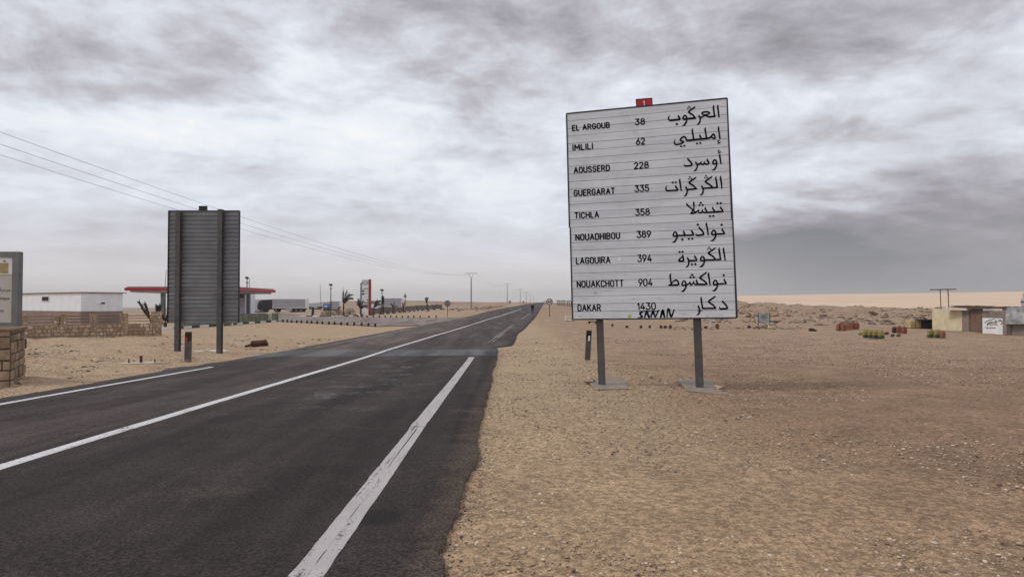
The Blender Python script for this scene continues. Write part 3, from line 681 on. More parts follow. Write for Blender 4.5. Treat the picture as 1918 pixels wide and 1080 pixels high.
def arc(cx, cy, rx, ry, a0, a1, n=9): return [(cx + rx * math.cos(R(a0 + (a1 - a0) * k / n)), cy + ry * math.sin(R(a0 + (a1 - a0) * k / n))) for k in range(n + 1)]
O_ = lambda w_: arc(w_ / 2, .72, w_ / 2, .28, 0, 180, 8) + arc(w_ / 2, .28, w_ / 2, .28, 180, 360, 8) + [(w_, .72)]
GL = {  # narrow road-sign capitals, unit cap height, baseline 0: (width, strokes)
    'A': (.52, [[(0, 0), (.26, 1), (.52, 0)], [(.10, .33), (.42, .33)]]),
    'B': (.44, [[(0, 0), (0, 1), (.22, 1)] + arc(.22, .765, .20, .235, 90, -90, 8) + [(0, .53)], [(.22, .53)] + arc(.22, .265, .22, .265, 90, -90, 8) + [(0, 0)]]),
    'C': (.44, [arc(.22, .72, .22, .28, 10, 180, 8) + arc(.22, .28, .22, .28, 180, 350, 8)]),
    'D': (.46, [[(0, 0), (0, 1), (.2, 1)] + arc(.2, .74, .26, .26, 90, 0, 6) + arc(.2, .26, .26, .26, 0, -90, 6) + [(0, 0)]]),
    'E': (.38, [[(.38, 1), (0, 1), (0, 0), (.38, 0)], [(0, .52), (.33, .52)]]),
    'G': (.46, [arc(.23, .72, .23, .28, 10, 180, 8) + arc(.23, .28, .23, .28, 180, 360, 8) + [(.46, .47), (.25, .47)]]),
    'H': (.46, [[(0, 0), (0, 1)], [(.46, 0), (.46, 1)], [(0, .52), (.46, .52)]]),
    'I': (.02, [[(.01, 0), (.01, 1)]]),
    'K': (.46, [[(0, 0), (0, 1)], [(.44, 1), (.02, .40)], [(.15, .56), (.48, 0)]]),
    'L': (.36, [[(0, 1), (0, 0), (.36, 0)]]),
    'M': (.60, [[(0, 0), (.02, 1), (.30, .3), (.58, 1), (.60, 0)]]),
    'N': (.46, [[(0, 0), (0, 1), (.46, 0), (.46, 1)]]),
    'O': (.46, [O_(.46)]),
    'R': (.46, [[(0, 0), (0, 1), (.22, 1)] + arc(.22, .755, .22, .245, 90, -90, 8) + [(0, .51)], [(.22, .51), (.46, 0)]]),
    'S': (.44, [arc(.22, .755, .21, .245, 15, 180, 7) + arc(.22, .755, .21, .245, 180, 250, 3) + arc(.22, .265, .22, .265, 70, 0, 3) + arc(.22, .265, .22, .265, 0, -165, 8)]),
    'T': (.46, [[(0, 1), (.46, 1)], [(.23, 1), (.23, 0)]]),
    'U': (.46, [[(0, 1), (0, .26)] + arc(.23, .26, .23, .26, 180, 360, 8) + [(.46, 1)]]),
    '0': (.44, [O_(.44)]),
    '1': (.16, [[(0, .76), (.15, 1), (.15, 0)]]),
    '2': (.44, [arc(.22, .75, .21, .25, 165, -20, 8) + [(.36, .54), (0, 0), (.44, 0)]]),
    '3': (.44, [[(.02, 1), (.42, 1), (.2, .60)] + arc(.2, .30, .24, .30, 80, -160, 9)]),
    '4': (.50, [[(.32, 1), (0, .26), (.5, .26)], [(.36, .52), (.36, 0)]]),
    '5': (.44, [[(.40, 1), (.06, 1), (.03, .56)] + arc(.2, .32, .24, .32, 110, -155, 9)]),
    '6': (.46, [[(.34, 1), (.08, .5)] + arc(.23, .29, .23, .29, 150, 510, 14)]),
    '8': (.46, [arc(.23, .77, .19, .23, -90, 270, 12), arc(.23, .28, .23, .28, 90, 450, 12)]),
    '9': (.46, [[(.12, 0), (.38, .5)] + arc(.23, .71, .23, .29, -30, 330, 14)]),
    ' ': (.12, [])}


def word(ink, text, x0, x1, yb, hgt, slope, w_, lean=.035, gap=.24):
    tot = sum(GL[c][0] for c in text) + gap * (len(text) - 1); k = (x1 - x0) / (tot * hgt); x = 0
    for c in text:
        for st in GL[c][1]:
            pts = []
            for (a, b) in st:
                X_ = x0 + (x + a) * hgt * k; pts.append((X_ - lean * b * hgt, yb + slope * (X_ - x0) - b * hgt, w_))
            ink.stroke(pts, w_, sm=False)
        x += GL[c][0] + gap


def fontmesh(text, size, mb, place, mi=0):
    c = bpy.data.curves.new('t', 'FONT'); c.body = text; c.size = size; o = bpy.data.objects.new('t', c); COL.objects.link(o)
    dg = bpy.context.evaluated_depsgraph_get(); dg.update(); me = o.evaluated_get(dg).to_mesh()
    vs = [place(v.co.x, v.co.y) for v in me.vertices]; fs = [tuple(p.vertices) for p in me.polygons]
    mb.add(vs, fs, mi); o.evaluated_get(dg).to_mesh_clear(); bpy.data.objects.remove(o); bpy.data.curves.remove(c)


# ------------------------------------------------------------------ the big distance sign
dL, dR = 15.6, 14.6
TL, BL, BR = P3(1061, 213, dL), P3(1071, 598, dL), P3(1378, 595, dR)
nrm = (BR - BL).cross(TL - BL).normalized()
if nrm.y > 0: nrm = -nrm
CAMV = Vector((0, 0, CAMZ))


def onplane(px, py, lift=0.):
    r = ray(px, py); p0 = BL + nrm * lift; t = (p0 - CAMV).dot(nrm) / r.dot(nrm); return CAMV + r * t


TR = onplane(1362, 184)
ROOT = (G(1128, 712) + G(1311, 720)) / 2; ang = math.atan2((BR - BL).y, (BR - BL).x)
sg = thing('distance_sign', ROOT, 'tall white distance sign of nine Arabic and Latin destinations on two grey posts', 'road sign', ang)
MI = (Matrix.Translation(ROOT) @ Matrix.Rotation(ang, 4, 'Z')).inverted()
loc = lambda v: tuple(MI @ v)
NPL = 27; board = MB(); backing = MB(); xe = (BR - BL).normalized()
for k in range(NPL):
    sh = xe * (.0 if k < 15 else .018); e0, e1 = (k + .022) / NPL, (k + .975) / NPL
    A, B = TL.lerp(BL, e0) + sh, TR.lerp(BR, e0) + sh; C_, D_ = TL.lerp(BL, e1) + sh, TR.lerp(BR, e1) + sh
    
    fr = [A, B, D_, C_]; jit = nrm * (RNG.uniform(-.0015, .0015))
    vs = [p + jit for p in fr] + [p - nrm * .03 for p in fr]
    board.add([loc(v) for v in vs], [(3, 2, 1, 0), (4, 5, 6, 7), (0, 1, 5, 4), (1, 2, 6, 5), (2, 3, 7, 6), (3, 0, 4, 7)])
sb = board.build('sign_board', M['sign'], sg)
q4 = [TL - xe * .012 - nrm * .034, TR + xe * .012 - nrm * .034, BR + xe * .05 - nrm * .034, BL + xe * .01 - nrm * .034]
backing.add([loc(v) for v in q4] + [loc(v - nrm * .012) for v in q4], [(3, 2, 1, 0), (4, 5, 6, 7), (0, 1, 5, 4), (1, 2, 6, 5), (2, 3, 7, 6), (3, 0, 4, 7)])
for k in range(NPL):      # lips along the back of the planks
    a, b = TL.lerp(BL, k / NPL) - nrm * .047, TR.lerp(BR, k / NPL) - nrm * .047; dn = (BL - TL).normalized() * .012
    qq = [a, b, b + dn, a + dn]; backing.add([loc(v) for v in qq] + [loc(v - nrm * .03) for v in qq], [(0, 1, 2, 3), (7, 6, 5, 4), (1, 0, 4, 5), (2, 1, 5, 6), (3, 2, 6, 7), (0, 3, 7, 4)])
backing.build('sign_backing', M['back'], sg)
fb = MB()


def bar(a, b, w_, t_, mb, o1, o2):
    """flat frame bar from a to b on the board plane"""
    d = (b - a).normalized(); s_ = nrm.cross(d).normalized() * w_ / 2
    q = [a + s_ + nrm * o1, b + s_ + nrm * o1, b - s_ + nrm * o1, a - s_ + nrm * o1]
    mb.add([loc(v) for v in q] + [loc(v + nrm * (o2 - o1)) for v in q], [(0, 1, 2, 3), (7, 6, 5, 4), (1, 0, 4, 5), (2, 1, 5, 6), (3, 2, 6, 7), (0, 3, 7, 4)])


ML, MR = TL.lerp(BL, 15 / 27), TR.lerp(BR, 15 / 27); s2 = xe * .018
for a, b in ((TL, TR), (TL, ML), (TR, MR), (BL + s2, BR + s2), (ML + s2, BL + s2), (MR + s2, BR + s2)): bar(a, b, .03, 0, fb, -.03, .008)
fb.build('frame', M['bk_metal'], sg)
AR = {}
WAW = lambda x, y, s=1., tx=0: [[(x, y), (x - 20 * s, y - 80 * s, 42), (x - 65 * s, y - 112 * s, 35), (x - 105 * s, y - 65 * s, 40), (x - 115 * s, y - 5 * s, 42), (x - 75 * s, y + 15 * s, 42), (x, y, 40)],
                                [(x, y, 36), (x - 10, y + 75, 38), (x - 50, y + 145, 42), (x - 92 + tx, y + 185, 42), (x - 162 + tx, y + 200, 8)]]
W = [
    ((1240, 190), 15.983, [[(1672, 105, 14), (1668, 150, 40), (1682, 280, 42), (1705, 465, 38)],
        [(1545, 112, 14), (1540, 160, 42), (1553, 300, 42), (1572, 435, 42)], [(1585, 445), (1500, 455), (1410, 462), (1350, 445), (1300, 415)],
        [(1195, 378, 34), (1210, 335), (1300, 315), (1395, 322), (1420, 355, 38), (1370, 390, 36), (1290, 410, 38), (1220, 450, 40), (1150, 487, 42)], [(1195, 378, 34), (1250, 395, 28), (1310, 400, 26)],
        [(1105, 402, 14), (1108, 440, 44), (1135, 490, 42), (1142, 560, 36), (1120, 630, 38), (1080, 680, 36), (1035, 695, 8)],
        [(995, 145, 10), (970, 182, 36), (880, 242, 40), (800, 312, 44), (835, 352, 44), (925, 410, 42), (985, 490, 42)], [(1000, 500), (870, 515), (740, 522)]] + WAW(740, 525, .95, 20) +
        [[(503, 408, 12), (492, 445, 44), (520, 495, 46), (525, 540, 44), (430, 555), (250, 570), (203, 545, 38), (193, 500, 34), (212, 450, 24), (245, 418, 6)]],
        [(805, 153, 28), (775, 207, 27), (845, 200, 27), (443, 677, 42)]),
    ((1240, 230), 15.983, [[(1705, 108, 14), (1692, 160, 42), (1712, 320, 40), (1730, 475, 38)],
        [(1735, 530, 12), (1685, 538, 24), (1665, 565, 24), (1700, 592, 22), (1745, 578, 18)], [(1750, 585, 16), (1668, 628, 22)],
        [(1585, 475, 36), (1580, 400, 40), (1535, 338, 40), (1480, 400, 42), (1430, 448, 42), (1350, 465, 42)], [(1480, 432, 34), (1530, 462, 42), (1585, 470, 40)],
        [(1308, 142, 14), (1290, 195, 42), (1310, 320, 40), (1330, 460, 38)], [(1420, 455, 42), (1300, 475, 46), (1100, 492, 46), (900, 515, 46), (740, 530, 46)],
        [(1143, 348, 14), (1130, 390, 42), (1180, 470, 40)], [(918, 172, 14), (905, 235, 42), (930, 380, 40), (945, 500, 38)],
        [(738, 530, 40), (705, 450, 42), (655, 415, 40), (590, 450, 42), (548, 522, 40), (635, 562, 42), (605, 605, 42), (500, 645, 42), (400, 648, 42), (372, 600, 34), (375, 540, 20), (395, 490, 6)]],
        [(1048, 617, 38), (1148, 607, 38), (572, 702, 38), (666, 690, 38)]),
    ((1240, 275), 15.983, [[(1742, 100, 12), (1695, 106, 24), (1680, 138, 24), (1712, 162, 22), (1758, 148, 18)], [(1760, 155, 16), (1682, 198, 22)],
        [(1740, 212, 12), (1725, 260, 42), (1745, 380, 40), (1765, 510, 32)]] + WAW(1638, 500, 1.0, 5) +
        [[(1372, 350, 12), (1352, 400, 42), (1392, 455, 42), (1390, 505, 42), (1340, 518, 42), (1288, 505, 40), (1262, 425, 10)],
         [(1262, 425, 12), (1260, 490, 36), (1215, 528, 42), (1180, 520, 38), (1165, 480, 30), (1180, 425, 10)], [(1180, 430, 14), (1145, 490, 36), (1075, 530, 42)],
         [(1012, 438, 12), (1015, 480, 44), (1055, 540, 42), (1048, 620, 38), (1005, 700, 38), (945, 735, 8)],
         [(762, 345, 26), (785, 378, 44), (860, 460, 44), (895, 530, 44), (860, 560, 44), (790, 570, 44), (705, 577, 42), (675, 565, 32), (665, 520, 10)]], []),
    ((1240, 322), 15.983, [[(1762, 118, 14), (1750, 165, 42), (1775, 330, 40), (1790, 490, 32)],
        [(1622, 130, 14), (1610, 185, 42), (1635, 330, 42), (1650, 455, 44)], [(1660, 465), (1560, 470), (1400, 480), (1230, 490)],
        [(1502, 115, 10), (1475, 155, 36), (1390, 212, 40), (1302, 280, 46), (1335, 322, 46), (1430, 385, 42), (1510, 450, 40)],
        [(1193, 398, 12), (1195, 440, 44), (1232, 500, 42), (1225, 590, 38), (1190, 665, 38), (1125, 700, 8)],
        [(1022, 146, 10), (990, 186, 36), (900, 242, 40), (818, 312, 46), (852, 355, 46), (950, 420, 42), (1015, 490, 42)], [(1030, 502), (900, 515), (750, 525)],
        [(717, 428, 12), (720, 470, 44), (752, 530, 42), (745, 620, 38), (705, 700, 38), (650, 728, 8)],
        [(542, 202, 12), (530, 250, 42), (550, 400, 40), (572, 555, 36)],
        [(417, 398, 12), (408, 440, 44), (455, 500, 44), (462, 540, 44), (350, 552, 42), (160, 560, 42), (118, 530, 36), (115, 480, 32), (138, 430, 20), (172, 402, 5)]],
        [(1315, 118, 29), (1280, 172, 27), (1355, 168, 27), (835, 152, 29), (803, 205, 27), (877, 200, 27), (318, 318, 38), (412, 310, 38)]),
    ((1270, 368), 19.18, [[(1548, 348, 14), (1530, 400, 50), (1592, 480, 50), (1600, 525, 50)], [(1620, 535, 40), (1500, 542, 56), (1300, 555, 56), (1050, 570, 54), (950, 572, 50), (900, 550, 40), (872, 450, 12)],
        [(1257, 365, 14), (1245, 420, 50), (1310, 520, 46)], [(988, 378, 14), (975, 430, 50), (1025, 530, 48)],
        [(872, 450, 12), (860, 540, 40), (795, 588, 46), (750, 575, 42), (740, 530, 34), (757, 458, 10)], [(757, 460, 14), (720, 510, 40), (620, 572, 50), (540, 600, 50), (455, 615, 40)],
        [(310, 240, 24), (330, 300, 54), (440, 400, 44), (540, 480, 42), (590, 535, 42), (600, 575, 40)], [(580, 180, 12), (560, 230, 50), (572, 350, 42), (565, 440, 42), (520, 520, 42), (465, 600, 40)]],
        [(815, 228, 48), (768, 312, 44), (888, 308, 44), (1415, 245, 48), (1535, 238, 48), (1148, 705, 48), (1268, 695, 48)]),
    ((1250, 412), 15.983, [[(1658, 243, 12), (1645, 290, 42), (1695, 370, 44), (1700, 400, 42)], [(1715, 408, 34), (1600, 415), (1450, 418)]] + WAW(1450, 422, 1.05) +
        [[(1182, 72, 12), (1165, 120, 42), (1200, 270, 40), (1222, 445, 36)],
         [(958, 200, 20), (962, 240, 44), (1045, 325, 44), (1082, 410, 44), (1060, 435, 44), (1000, 445, 44), (905, 458, 44), (865, 440, 34), (855, 388, 10)],
         [(738, 298, 12), (730, 335, 44), (775, 410, 44), (780, 440, 42)], [(790, 448, 36), (600, 455), (300, 466)], [(503, 308, 12), (490, 350, 42), (522, 440, 42)]] + WAW(292, 468, 1.0, 5),
        [(1622, 142, 42), (910, 137, 42), (448, 580, 42), (645, 565, 39), (745, 560, 39)]),
    ((1250, 458), 15.983, [[(1695, 92, 12), (1680, 140, 42), (1705, 300, 40), (1730, 465, 34)], [(1563, 92, 12), (1545, 145, 42), (1570, 290, 42), (1588, 440, 42)],
        [(1600, 445, 40), (1450, 448), (1280, 456), (1100, 462)], [(1442, 82, 8), (1412, 118, 36), (1320, 180, 40), (1232, 245, 46), (1262, 285, 46), (1350, 340, 42), (1430, 420, 38)]] + WAW(1110, 465, 1.0) +
        [[(827, 318, 12), (820, 355, 44), (862, 420, 44), (868, 462, 42)], [(880, 470, 38), (780, 475), (650, 476)],
         [(608, 372, 12), (610, 410, 44), (638, 480, 42), (640, 560, 38), (605, 645, 38), (535, 685, 8)],
         [(458, 298, 14), (465, 350, 42), (480, 430, 42), (478, 485, 42), (400, 495, 44), (345, 478, 42), (372, 430, 40), (440, 358, 26)]],
        [(1247, 78, 29), (1212, 135, 27), (1290, 130, 27), (368, 218, 39), (458, 215, 39), (737, 590, 40), (838, 585, 40)]),
    ((1250, 504), 15.983, [[(1708, 278, 12), (1700, 320, 42), (1745, 385, 42), (1755, 420, 42)], [(1765, 428, 36), (1650, 432), (1500, 442)]] + WAW(1500, 448, 1.05) +
        [[(1243, 95, 12), (1230, 150, 42), (1255, 300, 40), (1275, 465, 36)],
         [(1182, 72, 8), (1152, 108, 36), (1070, 170, 40), (980, 240, 46), (1005, 285, 46), (1090, 340, 42), (1155, 395, 42), (1175, 435, 42)], [(1190, 448, 36), (1050, 452, 48), (900, 450, 46), (820, 445, 36), (778, 350, 10)],
         [(882, 308, 12), (870, 345, 42), (905, 430, 42)], [(778, 350, 12), (762, 425, 36), (710, 465, 42), (690, 440, 34), (680, 355, 10)], [(685, 365, 16), (645, 430, 38), (570, 462, 42)]] + WAW(560, 468, 1.05) +
        [[(108, 128, 12), (85, 180, 42), (95, 300, 42), (112, 440, 42)], [(100, 450, 26), (180, 365, 34), (260, 325, 42), (318, 370, 42), (335, 430, 42), (325, 462, 42), (200, 470, 42), (45, 476, 42)]],
        [(740, 170, 42), (692, 242, 40), (792, 240, 40), (1688, 180, 42)]),
    ((1260, 550), 15.983, [[(1498, 198, 20), (1500, 235, 44), (1585, 325, 44), (1635, 410, 44), (1615, 435, 44), (1540, 445, 46), (1435, 452, 46), (1408, 430, 34), (1400, 378, 10)],
        [(1282, 62, 8), (1252, 95, 36), (1160, 160, 40), (1078, 222, 46), (1105, 265, 46), (1190, 320, 42), (1250, 380, 42), (1272, 420, 42)], [(1290, 432, 36), (1150, 432), (900, 438)],
        [(868, 92, 12), (850, 145, 42), (870, 280, 42), (895, 430, 42)], [(777, 338, 12), (765, 380, 44), (798, 450, 44), (800, 540, 40), (770, 605, 38), (710, 645, 10)],
        [(740, 500, 8), (800, 510, 22), (890, 500, 12)]], [])]
LAT = [('EL ARGOUB', 148, 480, 355, 48, '38', 702, 790, 304, 1), ('IMLILI', 152, 332, 528, 52, '62', 710, 790, 478, 1), ('AOUSSERD', 163, 480, 727, 52, '228', 692, 823, 690, 1),
       ('GUERGARAT', 163, 525, 928, 52, '335', 698, 827, 892, 1), ('TICHLA', 170, 385, 92, 52, '358', 705, 832, 67, 2), ('NOUADHIBOU', 178, 570, 285, 55, '389', 718, 843, 262, 2),
       ('LAGOUIRA', 183, 485, 492, 57, '394', 724, 850, 473, 2), ('NOUAKCHOTT', 190, 602, 698, 58, '904', 732, 857, 685, 2), ('DAKAR', 197, 402, 905, 57, '1430', 722, 885, 893, 2)]
PR = lambda a, b, l: loc(onplane(a, b, .004 + l))
for i, (org, k, strokes, dots) in enumerate(W):
    ink = Ink(PR)
    for st in strokes: ink.stroke([(org[0] + p[0] / k, org[1] + p[1] / k, (p[2] if len(p) > 2 else 42) / k * 1.22) for p in st])
    for (a, b, r) in dots: ink.dot(org[0] + a / k, org[1] + b / k, r / k * 1.08)
    ink.build('arabic_place_name', M['black'], sg)
    t, a, b, yb, hh, num, c, d, yn, cr = LAT[i]; oy = 170 if cr == 1 else 390; s_ = 4.6944
    ybp, ynp = oy + yb / s_, oy + yn / s_; slope = -.0963 + (ybp - 210) / 390 * .0865
    ink = Ink(PR); word(ink, t, 1040 + (a + 4) / s_, 1040 + (b - 4) / s_, ybp - .8, hh / s_ - 1.0, slope, 2.3); ink.build('place_name', M['black'], sg)
    ink = Ink(PR); word(ink, num, 1040 + (c + 4) / s_, 1040 + (d - 4) / s_, ynp - .8, hh / s_ + 1.0 - 1.0, slope, 2.3, gap=.2); ink.build('distance_number', M['black'], sg)
ink = Ink(PR); o_, k = (1160, 550), 15.983
for st in ([(700, 545, 40), (620, 580, 70), (640, 630, 70), (690, 690, 60), (550, 712, 20)], [(760, 705, 60), (820, 500, 60), (880, 700, 70), (900, 640, 40)], [(780, 610, 50), (870, 620, 50)],
           [(945, 690, 60), (1010, 500, 60), (1050, 640, 60), (1080, 690, 50), (1165, 495, 50)], [(960, 600, 40), (1030, 600, 40)], [(590, 530, 24), (1200, 515, 26)],
           [(1240, 695, 70), (1300, 480, 70), (1350, 690, 70)], [(1250, 600, 60), (1340, 600, 60)], [(1425, 695, 50), (1450, 480, 60), (1490, 470, 70), (1550, 690, 70), (1640, 470, 44)]):
    ink.stroke([(o_[0] + p[0] / k, o_[1] + p[1] / k, p[2] / k * .8) for p in st])
ink.build('graffiti', M['black'], sg)['label'] = 'scrawled black spray-paint tag along the bottom planks'
ink = Ink(PR); ink.blob(1179.5, 591.5, 4, 3.2, seed=3); ink.build('sticker', M['lime'], sg)['label'] = 'small lime sticker on the bottom plank'
ink = Ink(PR); ink.blob(1160, 485.5, 4, 3.8, seed=4); ink.build('sticker', M['white'], sg); ink = Ink(PR); ink.blob(1182, 530.5, 2.6, 2.4, seed=5); ink.build('sticker', M['white'], sg)
ink = Ink(PR); rn = random.Random(5)
for (x, y, n, sx, sy) in ((1114, 548, 14, 5, 2), (1075, 571, 4, 2, 1.5), (1077, 575, 4, 2, 2), (1075, 581, 5, 3, 1.5), (1139, 563, 5, 3, 1.5), (1166, 564, 3, 2, 1), (1214, 513, 6, 3, 3), (1171, 512, 4, 3, 2), (1269, 542, 5, 3, 1.5),
                          (1090, 592, 16, 12, 4), (1110, 592, 12, 14, 3), (1300, 572, 8, 4, 2), (1280, 588, 24, 16, 3), (1325, 590, 8, 3, 3), (1350, 588, 14, 12, 3), (1358, 558, 8, 8, 2), (1188, 560, 14, 16, 2), (1095, 560, 8, 9, 1), (1135, 545, 14, 12, 2), (1235, 560, 10, 10, 3), (1240, 574, 10, 10, 2)):
    for _ in range(n):
        a, b = x + rn.gauss(0, sx * .5), y + rn.gauss(0, sy * .5); L_ = rn.uniform(.5, 1.8); th = rn.uniform(-.6, .6)
        ink.stroke([(a, b, .35), (a + L_ * math.cos(th), b + L_ * math.sin(th), .25)], sm=False)
ink.build('scribbles', M['inkgrey'], sg)
rp = MB(); q = [onplane(*p) for p in ((1191.3, 186.5), (1221, 184.2), (1221.8, 197.2), (1192.3, 200.5))]
rp.add([loc(v + nrm * .004) for v in q] + [loc(v - nrm * .03) for v in q], [(0, 1, 2, 3), (7, 6, 5, 4), (1, 0, 4, 5), (2, 1, 5, 6), (3, 2, 6, 7), (0, 3, 7, 4)])
rpo = rp.build('route_plate', M['red'], sg)
ink = Ink(lambda a, b, l: loc(onplane(a, b, .008 + l)))
word(ink, '1', 1205, 1207, 197.5, 8, -.08, 1.3); ink.build('route_number', M['white'], rpo)
eb = MB()
for a, b in (((1191.3, 186.5), (1221, 184.2)), ((1191.3, 186.5), (1192.3, 200.5)), ((1221, 184.2), (1221.8, 197.2))): bar(onplane(*a), onplane(*b), .018, 0, eb, -.02, .009)
eb.build('plate_edge', M['bk_metal'], rpo)


def hpost(base, topz, lean, wd, name, parent, inv, rz, back, m_):
    """H-section steel post from the ground up behind a board"""
    mb = MB(); z0 = base.z - .15; hgt = topz - z0
    for (x0, x1, y0, y1) in ((-wd / 2, -wd / 2 + .02, -wd / 2, wd / 2), (wd / 2 - .02, wd / 2, -wd / 2, wd / 2), (-wd / 2 + .02, wd / 2 - .02, -wd / 2 + .004, -wd / 2 + .02)):
        vs = []
        for zz_ in (0, hgt):
            for (x, y) in ((x0, y0), (x1, y0), (x1, y1), (x0, y1)): vs.append((x + lean * zz_, y, zz_))
        Mx = inv @ Matrix.Translation(Vector((base.x, base.y, z0)) + back) @ Matrix.Rotation(rz, 4, 'Z')
        mb.add(vs, [(3, 2, 1, 0), (4, 5, 6, 7), (0, 1, 5, 4), (1, 2, 6, 5), (2, 3, 7, 6), (3, 0, 4, 7)], 0, Mx)
    return mb.build(name, m_, parent)


for (pb, y0, wd) in ((1127.5, 712, .145), (1310, 719.5, .17)):
    b = G(pb, y0); bb = onplane(pb - 3, 598); b2 = Vector((b.x, bb.y + .0, b.z)) - Vector((nrm.x, nrm.y, 0)).normalized() * .15
    b2.x = (pb - CX) / F * b2.y
    hpost(b2, onplane(pb - 3, 230).z, -.032, wd, 'post', sg, MI, ang, Vector((0, 0, 0)), M['post'])
for poly in ([(1103.5, 712.8), (1112.8, 724.8), (1178.5, 723.9), (1169, 708), (1139, 704)], [(1267, 710), (1289.6, 728.5), (1330, 731.5), (1365, 734), (1356, 726), (1330, 712), (1319, 708.5)]):
    g_ = [G(*p) for p in poly]; zc = sum(p.z for p in g_) / len(g_); mb = MB()
    mb.prism([(p.x, p.y) for p in g_][::1], zc - .12, zc - .022, 0, MI); mb.build('footing', M['concrete'], sg)

# rocks around the sign footings
def rock(px, py, wpx, hpx, label, m_='rock', seed=1, name='rock', flat=None, depth=None):
    p = G(px, py) if depth is None else at(px, depth); s_ = p.y / F; rx = wpx * s_ / 2; rz_ = hpx * s_ / 2
    mb = MB(); mb.rock((0, 0, rz_ * .7), (rx, rx * .8, rz_), seed=seed, sub=2); o = mb.build(name, M[m_]); o.location = p + Vector((0, 0, -.04)); o.rotation_euler = (0, 0, seed)
    return meta(o, label, 'rock')


rock(1105, 713, 27, 11, 'flat pale rock lying left of the left post footing of the big sign', seed=1)
rock(1346, 726, 18, 11, 'rounded pale rock resting on the right footing of the big sign', seed=3)
rock(1294, 706, 15, 6, 'low brown rock just behind the right post of the big sign', 'rock', seed=4)
rock(1220, 703, 14, 6, 'small rock midway between the two posts of the big sign', seed=5)
rock(1246, 717, 9, 5, 'palest small stone in front between the two sign footings', 'pconcrete', seed=8)
rock(1356, 729, 7, 3, 'dark flat stone at the right end of the right footing', 'rockbrown', seed=9)

# ------------------------------------------------------------------ sign seen from behind
d0 = 27.2; a, b = P3(315, 394.5, d0), P3(445, 605, d0); px2 = lambda v: (v - CX) / F * d0
base = at(379, d0)
bs = thing('road_sign_from_behind', base, 'tall grey corrugated back of a distance sign on two posts left of the road', 'road sign')
mb = MB(); x0, x1, z0, z1 = a.x - base.x, b.x - base.x, b.z - base.z, a.z - base.z; ph = (z1 - z0) / 27
for k in range(27):
    zt = z1 - k * ph; mb.box(x0, x1, .10, .13, zt - ph + .004, zt)
    mb.box(x0 - .004, x1 + .004, .045, .099, zt - .022, zt - .002)
mb.build('sign_board', M['back'], bs)
mb = MB(); mb.box(x0 - .02, x0 - .001, .03, .14, z0, z1 + .01); mb.box(x1 + .001, x1 + .02, .03, .14, z0, z1 + .01); mb.box(x0, x1, .03, .14, z1 + .001, z1 + .02); mb.build('frame', M['bk_metal'], bs)
xm = px2(377) - base.x; mb = MB(); mb.box(xm - .16, xm + .16, .05, .12, z1 + .021, z1 + .2); mb.build('route_plate', M['bk_metal'], bs)
for pxp, yb_, zt in ((335, 661, P3(335, 397, d0).z - base.z), (413.5, 657, P3(413, 392.5, d0).z - base.z)):
    xp = px2(pxp) - base.x; zb = h(base.x + xp, d0) - base.z - .3; mb = MB()
    mb.box(xp - .09, xp + .09, -.16, -.14, zb, zt); mb.box(xp - .09, xp + .09, .02, .04, zb, zt); mb.box(xp - .012, xp + .012, -.139, .019, zb, zt)
    mb.build('post', M['post'], bs)
mb = MB()
pp = [G(*p) for p in ((296, 667), (340, 664), (415, 661), (428, 657), (412, 655), (330, 660))]
mb.prism([(p.x - base.x, p.y - base.y) for p in pp], -.2, .02); mb.build('footing', M['pconcrete'], bs)

# ------------------------------------------------------------------ roadside markers
def marker(px, py, hpx, wpx, label, refl, lean, m_='post'):
    p = G(px, py); s_ = p.y / F; hh, ww = hpx * s_, wpx * s_ / 2
    t = thing('marker_post', p, label, 'marker post', 0, None, (0, lean))
    mb = MB(); mb.box(-ww, ww, -ww * .5, ww * .5, -.1, hh * .66, ch=.01); mb.build('post', M[m_], t)
    mb = MB(); mb.box(-ww * .97, ww * .97, -ww * .49, ww * .49, hh * .66, hh * .96, ch=.008); mb.build('band', M['dblack'], t)
    mb = MB(); mb.box(-ww * .95, ww * .95, -ww * .48, ww * .48, hh * .96, hh, ch=.006); mb.build('top_cap', M['post'], t)
    mb = MB(); x_ = -ww * .35 if refl == 'red' else ww * .1; mb.box(x_ - ww * .34, x_ + ww * .34, -ww * .5 - .012, -ww * .5, hh * .63, hh * .80, ch=.004); mb.build('reflector', M['red' if refl == 'red' else 'white'], t)


marker(352, 672, 51, 11, 'grey and black marker post with red reflector under the sign back', 'red', R(.5))
marker(1100.5, 672, 54, 10, 'leaning dark marker post with white reflector left of the big sign', 'white', R(3.2))

ST = [mat('wall_stone_tan', (.42, .305, .205), .95, .22, 9, .6), mat('wall_stone_brown', (.31, .215, .145), .95, .22, 9, .6), mat('wall_stone_pale', (.56, .46, .34), .95, .15, 9, .5), mat('mortar', (.26, .19, .13), .95, .2, 9, .5),
      mat('block_stone_brown', (.24, .16, .107), .95, .3, 5, .7), mat('block_stone_tan', (.34, .24, .16), .95, .3, 5, .7), mat('dark_mortar', (.12, .085, .06), .95, .2, 9, .5)]


